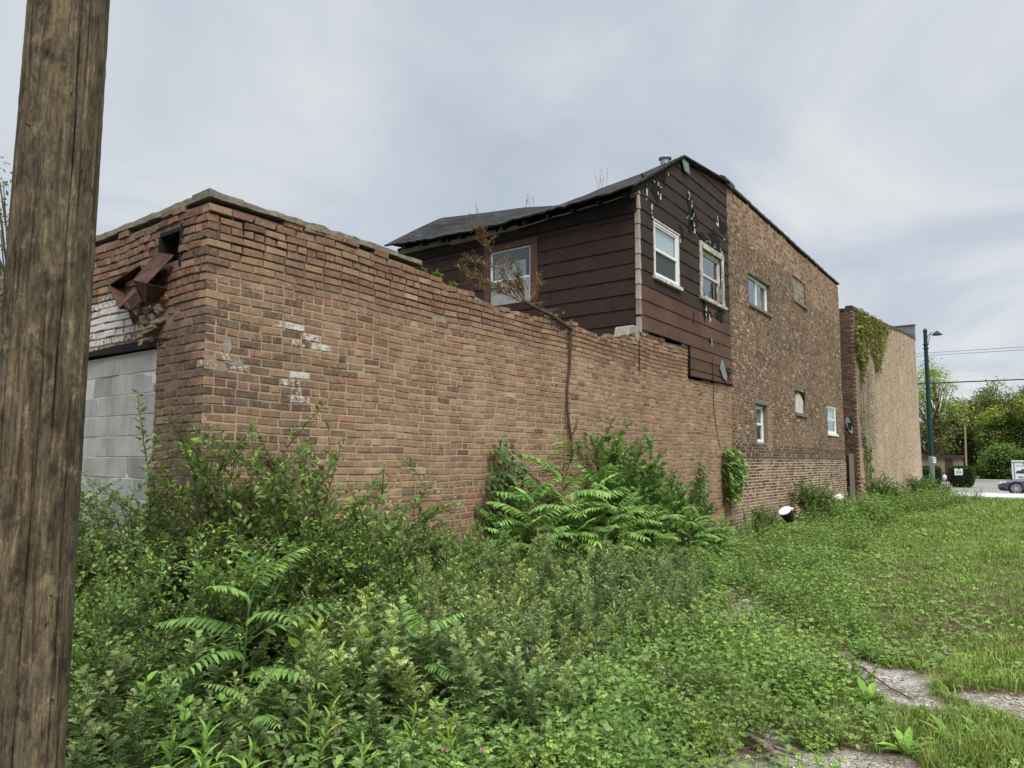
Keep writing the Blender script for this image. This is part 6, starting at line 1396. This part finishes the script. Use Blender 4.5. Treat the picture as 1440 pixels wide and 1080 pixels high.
def litter_twigs():
    q = MB(); lv = Leaves()
    for i in range(500):
        while True:
            y = R.uniform(.3, 6.5); x = R.uniform(2.4, 6.0)
            if .15 < float(bare(x, y)) or R.random() < .12: break
        a = R.uniform(0, 6.28); l = R.uniform(.03, .16); z = float(gzz(x, y)) + .004
        if R.random() < .5: q.tube([(x, y, z), (x + l * .5 * math.cos(a), y + l * .5 * math.sin(a), z + .008), (x + l * math.cos(a + .2), y + l * math.sin(a + .2), z)], .0018, 4)
        else: lv.add('ovate', [x, y, z + .004], rdir(rg, a, 0), UPV, .035, cpick(rg, [S(120, 96, 70), S(150, 126, 92), S(96, 76, 58)]))
    o = q.build('dead_twigs', M['twig']); tag(o, kind='stuff', label='small dead twigs strewn over the bare soil', cat='twigs')
    o = lv.build('dead_leaves', M['dryleaf'], None); tag(o, kind='stuff', label='brown dead leaves strewn over the bare soil', cat='leaves')
litter_twigs()

# ------------------------------------------------------------------ dead stem and dry weeds on the buildings
dv = thing('dead_vine', 'dead woody stem running up the long wall with a dry brown brush on top', 'dead plant', (.06, 5.95, 1.6))
q = MB(); q.tube([(.03, 5.99, 1.62), (.06, 5.98, 1.75), (.06, 5.93, 2.0), (.06, 5.83, 2.4), (.055, 5.84, 2.75), (.06, 5.9, 3.05), (.06, 5.93, 3.4), (.06, 5.95, 3.72), (.055, 5.96, 3.82)], [.010, .017, .022, .019, .018, .021, .023, .027, .022], 9)
q.tube([(.06, 5.93, 2.02), (.07, 6.03, 2.1), (.075, 6.12, 2.28)], [.018, .014, .009], 7)
q.tube([(.06, 5.95, 3.66), (.07, 5.7, 3.72), (.05, 5.4, 3.80), (-.03, 5.1, 3.87), (-.06, 4.86, 3.92)], [.03, .028, .026, .024, .022], 8)
q.tube([(.04, 5.42, 3.8), (-.02, 5.2, 3.9), (-.05, 5.02, 4.0)], [.02, .016, .012], 7)
for k in range(12): z = 1.9 + .15 * k; q.tube([(.06, 5.9 + .03 * math.sin(z * 3), z), (.02, 5.93 + .02 * R.gauss(0, 1), z + .03)], [.008, .005], 5)
q.build('trunk', M['deadwood'], dv, smooth=True)
q = MB(); lv = Leaves(); rg = np.random.default_rng(71)
for (P0, P1, r0) in [((-.06, 4.86, 3.92), (-.12, 4.12, 4.5), .014), ((-.06, 4.86, 3.92), (-.3, 4.3, 4.15), .009), ((-.06, 4.9, 3.92), (-.1, 4.5, 4.45), .009), ((-.06, 4.9, 3.95), (-.1, 5.7, 3.83), .010), ((-.06, 5.0, 3.95), (-.08, 5.25, 4.3), .007), ((-.1, 4.4, 4.3), (-.2, 3.75, 4.3), .006), ((-.12, 4.12, 4.5), (-.14, 3.95, 4.75), .004), ((-.08, 4.9, 3.93), (-.1, 4.75, 4.25), .008), ((-.1, 4.6, 4.05), (-.2, 4.1, 3.98), .007), ((-.1, 4.8, 3.95), (-.16, 4.35, 4.3), .007), ((-.08, 4.7, 3.95), (-.15, 3.6, 3.98), .007), ((-.12, 4.2, 4.45), (-.2, 3.9, 4.75), .005), ((-.06, 4.86, 3.92), (-.05, 4.65, 4.4), .007), ((-.1, 4.3, 3.98), (-.15, 3.5, 4.15), .005)]:
    P0, P1 = np.array(P0), np.array(P1); P = [P0 + (P1 - P0) * t + rg.normal(0, .012, 3) * (0 < t < 1) for t in np.linspace(0, 1, 6)]; q.tube(P, [r0 * (1 - .15 * i) for i in range(6)], 6, False)
    for s in range(22):
        t = rg.uniform(.15, 1); p, d = at_curve(P, t); Qc = curve(p, nrm(d + rdir(rg, rg.uniform(0, 6.28), rad(rg.uniform(-30, 60))) * .9), rg.uniform(.08, .22), 3, rg, .1, .15); q.tube(Qc, [.0028, .0022, .0016, .001], 4, False)
        if r0 < .012 or t < .6:
            for j in range(17): lv.add('sliver', at_curve(Qc, rg.random())[0], rdir(rg, rg.uniform(0, 6.28), rad(rg.uniform(-40, 60))), UPV, .05 * rg.uniform(.6, 1.3), cpick(rg, [S(156, 126, 98), S(136, 106, 82), S(168, 140, 112), S(122, 98, 80)]))
q.tube([(-.12, 4.0, 4.62), (-.14, 3.85, 4.85), (-.15, 3.72, 4.93), (-.15, 3.65, 4.85), (-.14, 3.7, 4.66)], .004, 5, False)
q.build('dry_branches', M['twig'], dv); lv.build('dry_foliage', M['dryleaf'], dv, local=False)
def dry_weed(x, y, z, h, n, label, green=False):
    r = thing('parapet_weed' if green else 'dry_weed', label, 'weed', (x, y, z)); rg = np.random.default_rng(int(abs(x * 100 + y * 10))); q = MB(); lv = Leaves()
    for k in range(n):
        P = curve([rg.normal(0, .05), rg.normal(0, .05), 0], rdir(rg, rg.uniform(0, 6.28), rad(rg.uniform(68, 90))), h * rg.uniform(.5, 1), 4, rg, 0, .06); q.tube(P, [.004, .0035, .003, .0025, .002], 4, False)
        for j in range(14 if not green else 20):
            lv.add('sliver' if not green else 'ovate', at_curve(P, rg.uniform(.4 if not green else .1, 1))[0], rdir(rg, rg.uniform(0, 6.28), rad(rg.uniform(0, 70))), UPV, .04 if not green else .06, cpick(rg, [S(120, 104, 84), S(100, 86, 70)] if not green else P_BUSH))
    q.build('stem', M['twig'], r, local=True); lv.build('foliage', M['dryleaf'] if not green else M['leaf'], r)
for x_, y_, h_, l_ in STALKS: dry_weed(x_, y_, 0, h_, 3, l_)
dry_weed(-1.65, 10.0, 7.6, .62, 5, 'dry upright weed stalks on the roof edge near the peak')
dry_weed(-3.3, 9.5, 7.38, .42, 5, 'dry weed stalks on the sagging middle of the roof')
dry_weed(-4.6, 9.2, 7.42, .3, 3, 'short dry stalks on the roof above the rear window')
dry_weed(-.15, 2.85, 3.88, .13, 4, 'small green weed on the parapet just past the end of the coping', True)
dry_weed(-.15, 3.12, 3.86, .13, 5, 'tiny green weed on the parapet, middle of three', True)
dry_weed(-.18, 3.45, 3.82, .12, 4, 'small bluish-green weed on the parapet nearest the rear window', True)
q = MB(); q.tube([(.012, .572, 3.0), (.03, .54, 2.93), (.035, .49, 2.75), (.03, .478, 2.55), (.03, .46, 2.49), (.025, .392, 2.39)], .003, 5); q.tube([(.012, .47, 2.84), (.03, .50, 2.80), (.03, .485, 2.6)], .0025, 5)
tag(q.build('dry_tendril', M['twig']), 'thin pale dry tendril hanging on the brick near the corner', 'tendril')
q = MB(); q.tube([(.03, 12.02, 4.0), (.035, 12.03, 3.40), (.02, 12.07, 2.8), (.02, 12.2, 2.35), (.03, 12.37, 1.93)], .008, 5); tag(q.build('hanging_wire', M['wire']), 'black wire hanging down the long wall to the vine column', 'wire')

# ------------------------------------------------------------------ things lying about
bk = thing('black_bucket', 'tipped black bucket with white lid lying at the foot of the brown brick wall', 'bucket', (.75, 15.4, .22))
q = MB(); q.rev([(.15, -.34), (.2, 0), (.215, 0), (.215, .03), (.2, .03)], (0, 0, 0), 24); b_ = q.build('bucket_body', M['rubber'], bk, local=True)
q = MB(); q.rev([(.205, .0), (.205, .018), (.19, .026), (.01, .026)], (0, 0, .025), 24); l_ = q.build('lid', M['white'], bk, local=True); q = MB(); q.box((.2, -.05, .0), (.26, .05, .05)); h_ = q.build('lid_clip', M['white'], bk, local=True)
bk.rotation_euler = (rad(36), rad(-18), rad(0)); bk.scale = (.78, .78, .78); bk.location = (.75, 14.75, .42)
def lump(name, c, s, mat, label, cat, seed, noise_=.18):
    bm = bmesh.new(); bmesh.ops.create_icosphere(bm, subdivisions=3, radius=1); rg = np.random.default_rng(seed); ph = rg.uniform(0, 6, 6)
    for v in bm.verts:
        k = 1 + noise_ * (math.sin(v.co.x * 3 + ph[0]) * math.sin(v.co.y * 4 + ph[1]) + .6 * math.sin(v.co.z * 5 + ph[2]) * math.sin(v.co.x * 6 + ph[3])); v.co = Vector((v.co.x * s[0] * k, v.co.y * s[1] * k, v.co.z * s[2] * k))
    me = bpy.data.meshes.new(name); bm.to_mesh(me); bm.free(); me.materials.append(M[mat]); o = bpy.data.objects.new(name, me); COL.objects.link(o); o.location = c; tag(o, label, cat)
    for p in me.polygons: p.use_smooth = True
    return o
lump('plastic_bag', (.75, 20.6, .5), (.16, .16, .13), 'bag', 'crumpled white bag by the end of the brown brick wall', 'bag', 3)
lump('plastic_sheet', (1.52, -1.62, .10), (.30, .26, .24), 'plastic', 'shiny black plastic sheet crumpled on the ground behind the utility pole', 'plastic sheet', 5, .3)
lump('stone', (4.22, .98, .01), (.05, .035, .03), 'concrete', 'pale stone beside the fallen branch', 'stone', 6)
lump('stone', (2.9, 5.25, .0), (.06, .045, .03), 'concrete', 'flat pale stone on the narrow path through the weeds', 'stone', 7)
br = thing('fallen_branch', 'grey weathered branch lying on the ground at the bottom edge', 'branch', (4.5, .9, .03))
q = MB(); q.tube([(4.30, 1.02, .07), (4.40, .97, .06), (4.5, .88, .045), (4.58, .76, .04), (4.64, .62, .04)], [.016, .02, .022, .024, .022], 9); q.build('branch_wood', M['log'], br, smooth=True)
q = MB(); q.tube([(4.36, 1.0, .05), (4.48, 1.03, .03), (4.6, 1.02, .025)], [.012, .011, .009], 7); q.build('side_twig', M['log'], br, smooth=True)
for (pts_, r_, lab) in [([(4.52, 3.12, .01), (4.62, 2.92, .03), (4.80, 2.62, .03), (4.95, 2.5, .015)], .005, 'thin dark stick lying across the pale gravel strip'), ([(4.42, 3.25, .012), (4.5, 3.12, .02), (4.56, 3.08, .012)], .007, 'short dark stick at the left end of the gravel strip'), ([(3.55, 1.3, .02), (3.7, 1.2, .04), (3.9, 1.18, .03)], .009, 'pale stick among low herbs at the bottom centre')]:
    tag(MB().tube(pts_, r_, 6).build('stick', M['deadwood'] if 'dark' in lab else M['log']), lab, 'stick')
for (x, y, s, rz_, lab) in [(3.32, 2.0, .06, .4, 'white paper scrap standing up in the weeds at the path edge'), (4.05, 3.2, .05, 1.0, 'small white litter scrap left of the gravel strip'), (5.05, 4.0, .04, 2.0, 'tiny white scrap in the grass above the gravel'), (3.95, 1.75, .06, 3.0, 'pale torn scrap on the soil near the docks')]:
    q = MB(); q.add([(-s / 2, 0, 0), (s / 2, .01, 0), (s * .45, .02, s * .9), (-s * .1, -.01, s * 1.3), (-s * .5, .01, s * .6)], [(0, 1, 2, 3, 4)]); o = q.build('paper_scrap', M['paper']); md = o.modifiers.new('s', 'SOLIDIFY'); md.thickness = .002
    o.location = (x, y, float(gz(x, y)) + .02); o.rotation_euler = (-.4 if s > .1 else -1.2, .2, rz_); tag(o, lab, 'litter')

# ------------------------------------------------------------------ trees, hedges across the street
def tree(label, x, y, h, rx, rzc, z0c, pals, seed, nclump=110, per=46, leaf=.3, top=None, sparse=False, name='tree'):
    rg = np.random.default_rng(seed); r = thing(name, label, 'tree', (x, y, -.2)); q = MB(); lv = Leaves(); nclump = int(nclump * 1.25); cz = (h + z0c) / 2; rz_ = (h - z0c) / 2
    P = curve([0, 0, 0], [0, 0, 1], z0c + rz_ * .9, 6, rg, 0, .05); q.tube(P, [.02 * h * (1 - i / 7.2) for i in range(7)], 8, False)
    cl = []
    for k in range(nclump):
        d = nrm(rg.normal(0, 1, 3)); t = rg.uniform(.35, 1) ** .6; lum = 1 + .18 * math.sin(d[0] * 5 + seed) * math.sin(d[2] * 4 + d[1] * 3)
        cl.append(np.array([d[0] * rx * t * lum, d[1] * rx * t * lum, cz + d[2] * rz_ * t * lum]))
    for k, c in enumerate(cl):
        if k % 4 == 0 or sparse:
            p, d = at_curve(P, min(.98, max(.3, (c[2] - .3 * h) / (z0c + rz_ * .9)))); m_ = (p + c) / 2 + np.array([0, 0, -.06 * h * rg.random()]); q.tube([p, m_, c], [.0045 * h, .003 * h, .001 * h], 5, False)
        base = pals[rg.integers(len(pals))] * 1.2 * (1 + rg.normal(0, .10))
        if top is not None and c[2] > cz + .55 * rz_ + rg.normal(0, .25) * rz_: base = top[rg.integers(len(top))] * (1 + rg.normal(0, .1))
        s = rx * (.17 if not sparse else .13)
        for j in range(int(per * 1.9)):
            v = rg.normal(0, 1, 3) * s * np.array([1, 1, .75]); lv.add('wide', c + v, rdir(rg, rg.uniform(0, 6.28), rad(rg.uniform(-50, 30))), nrm(UPV + rg.normal(0, .5, 3)), leaf * .8 * rg.uniform(.6, 1.3), base * (1 + rg.normal(0, .12)))
    q.build('trunk', M['bark'], r, local=True); lv.build('crown', M['treeleaf'], r)
GD = pal((80, 104, 54), (92, 116, 58), (70, 94, 50)); GM = pal((98, 110, 64), (108, 118, 70), (90, 102, 60), (118, 118, 72)); YG = pal((128, 148, 66), (142, 156, 70), (116, 138, 64))
tree('airy pale-leaved tree rising behind the street lamp', -1.9, 76, 11.9, 2.6, 4, 4.5, pal((128, 146, 86), (146, 160, 100), (112, 132, 76)), 1, 90, 30, .22, sparse=True)
tree('olive-green tree between the lamp and the yellowing tree', -.6, 88, 8.6, 2.4, 4, 1.2, GM + pal((128, 126, 70)), 2, 130, 46, .3)
tree('broad tall green tree at the back of the lot', 1.9, 98, 11.0, 3.2, 4, 2.0, GM, 3, 170, 48, .32)
tree('tall green tree at the back near the right edge', 5.4, 97, 10.4, 3.0, 4, 2.0, GM, 4, 140, 46, .32)
tree('tree with yellowing top above the sign trailer', 2.9, 84.5, 7.4, 2.1, 3, .8, GM + GD, 5, 140, 50, .26, YG)
tree('tree with yellowing top at the right edge behind the trailer', 5.7, 84.5, 8.0, 2.2, 3, 1.0, GM + GD, 6, 130, 50, .26, YG)
tree('dark dense tree low behind the timber post', .9, 90, 5.4, 1.6, 3, .0, GD, 7, 90, 50, .26)
tree('dark bushy tree behind the right-hand hedge', 3.2, 81, 3.6, 1.9, 2, -.1, GD, 8, 110, 50, .24)
tree('dark bushy tree standing behind the sign trailer', 5.8, 80.6, 3.4, 1.7, 2, -.1, GD, 12, 100, 50, .24)
tree('dark green tree behind the low shed', -3.6, 86, 6.2, 2.6, 3, .6, GD + GM, 9, 120, 46, .3)
tree('leafy tree whose branch tips enter at the right edge', 7.6, 82, 11.6, 2.0, 4, 7.0, GM, 10, 60, 40, .26)
tree('thin tree at the far left behind the outbuilding', -17.8, 4.0, 10.9, 1.7, 4, 5, pal((96, 104, 66), (110, 112, 76)), 11, 40, 22, .12, sparse=True)
def hedge(label, x0, x1, y0, y1, h, seed):
    r = thing('clipped_hedge', label, 'hedge', ((x0 + x1) / 2, y0, -.2)); rg = np.random.default_rng(seed); lv = Leaves(); cx_, cy_ = (x0 + x1) / 2, (y0 + y1) / 2; rx, ry = (x1 - x0) / 2, (y1 - y0) / 2
    for k in range(5200):
        d = rg.uniform(-1, 1, 3); m_ = rg.integers(3); d[m_] = np.sign(d[m_]); d *= rg.uniform(.9, 1.02); n_ = (abs(d) ** 6).sum() ** (1 / 6); d = d / max(n_, .85)
        tp = 1 - .16 * max(0, -d[2]); lv.add('ovate', [cx_ + d[0] * rx * tp, cy_ + d[1] * ry * tp, .12 + (d[2] + 1) / 2 * (h - .12) - .2], nrm(d + rg.normal(0, .6, 3)), nrm(UPV + rg.normal(0, .5, 3)), .11, cpick(rg, pal((50, 74, 46), (58, 84, 50))))
    lv.build('foliage', M['treeleaf'], r, local=False)
    q = MB(); q.box((x0 + .15, y0 + .15, .05), (x1 - .15, y1 - .15, h - .38)); q.build('inner_shade_core', M['wood_shade'], r)  # solid dark box stands in for the shaded inside of the hedge
    for x in np.linspace(x0 + .3, x1 - .3, 4): MB().tube([(x, cy_, -.2), (x, cy_, .2)], .03, 6).build('stem', M['bark'], r)
hedge('dark clipped hedge with a white notice, right of the gap', .60, 2.12, 57.3, 58.9, 1.5, 1); hedge('dark clipped hedge behind the lamp post, left of the gap', -1.6, .02, 57.5, 59.0, 1.48, 2)
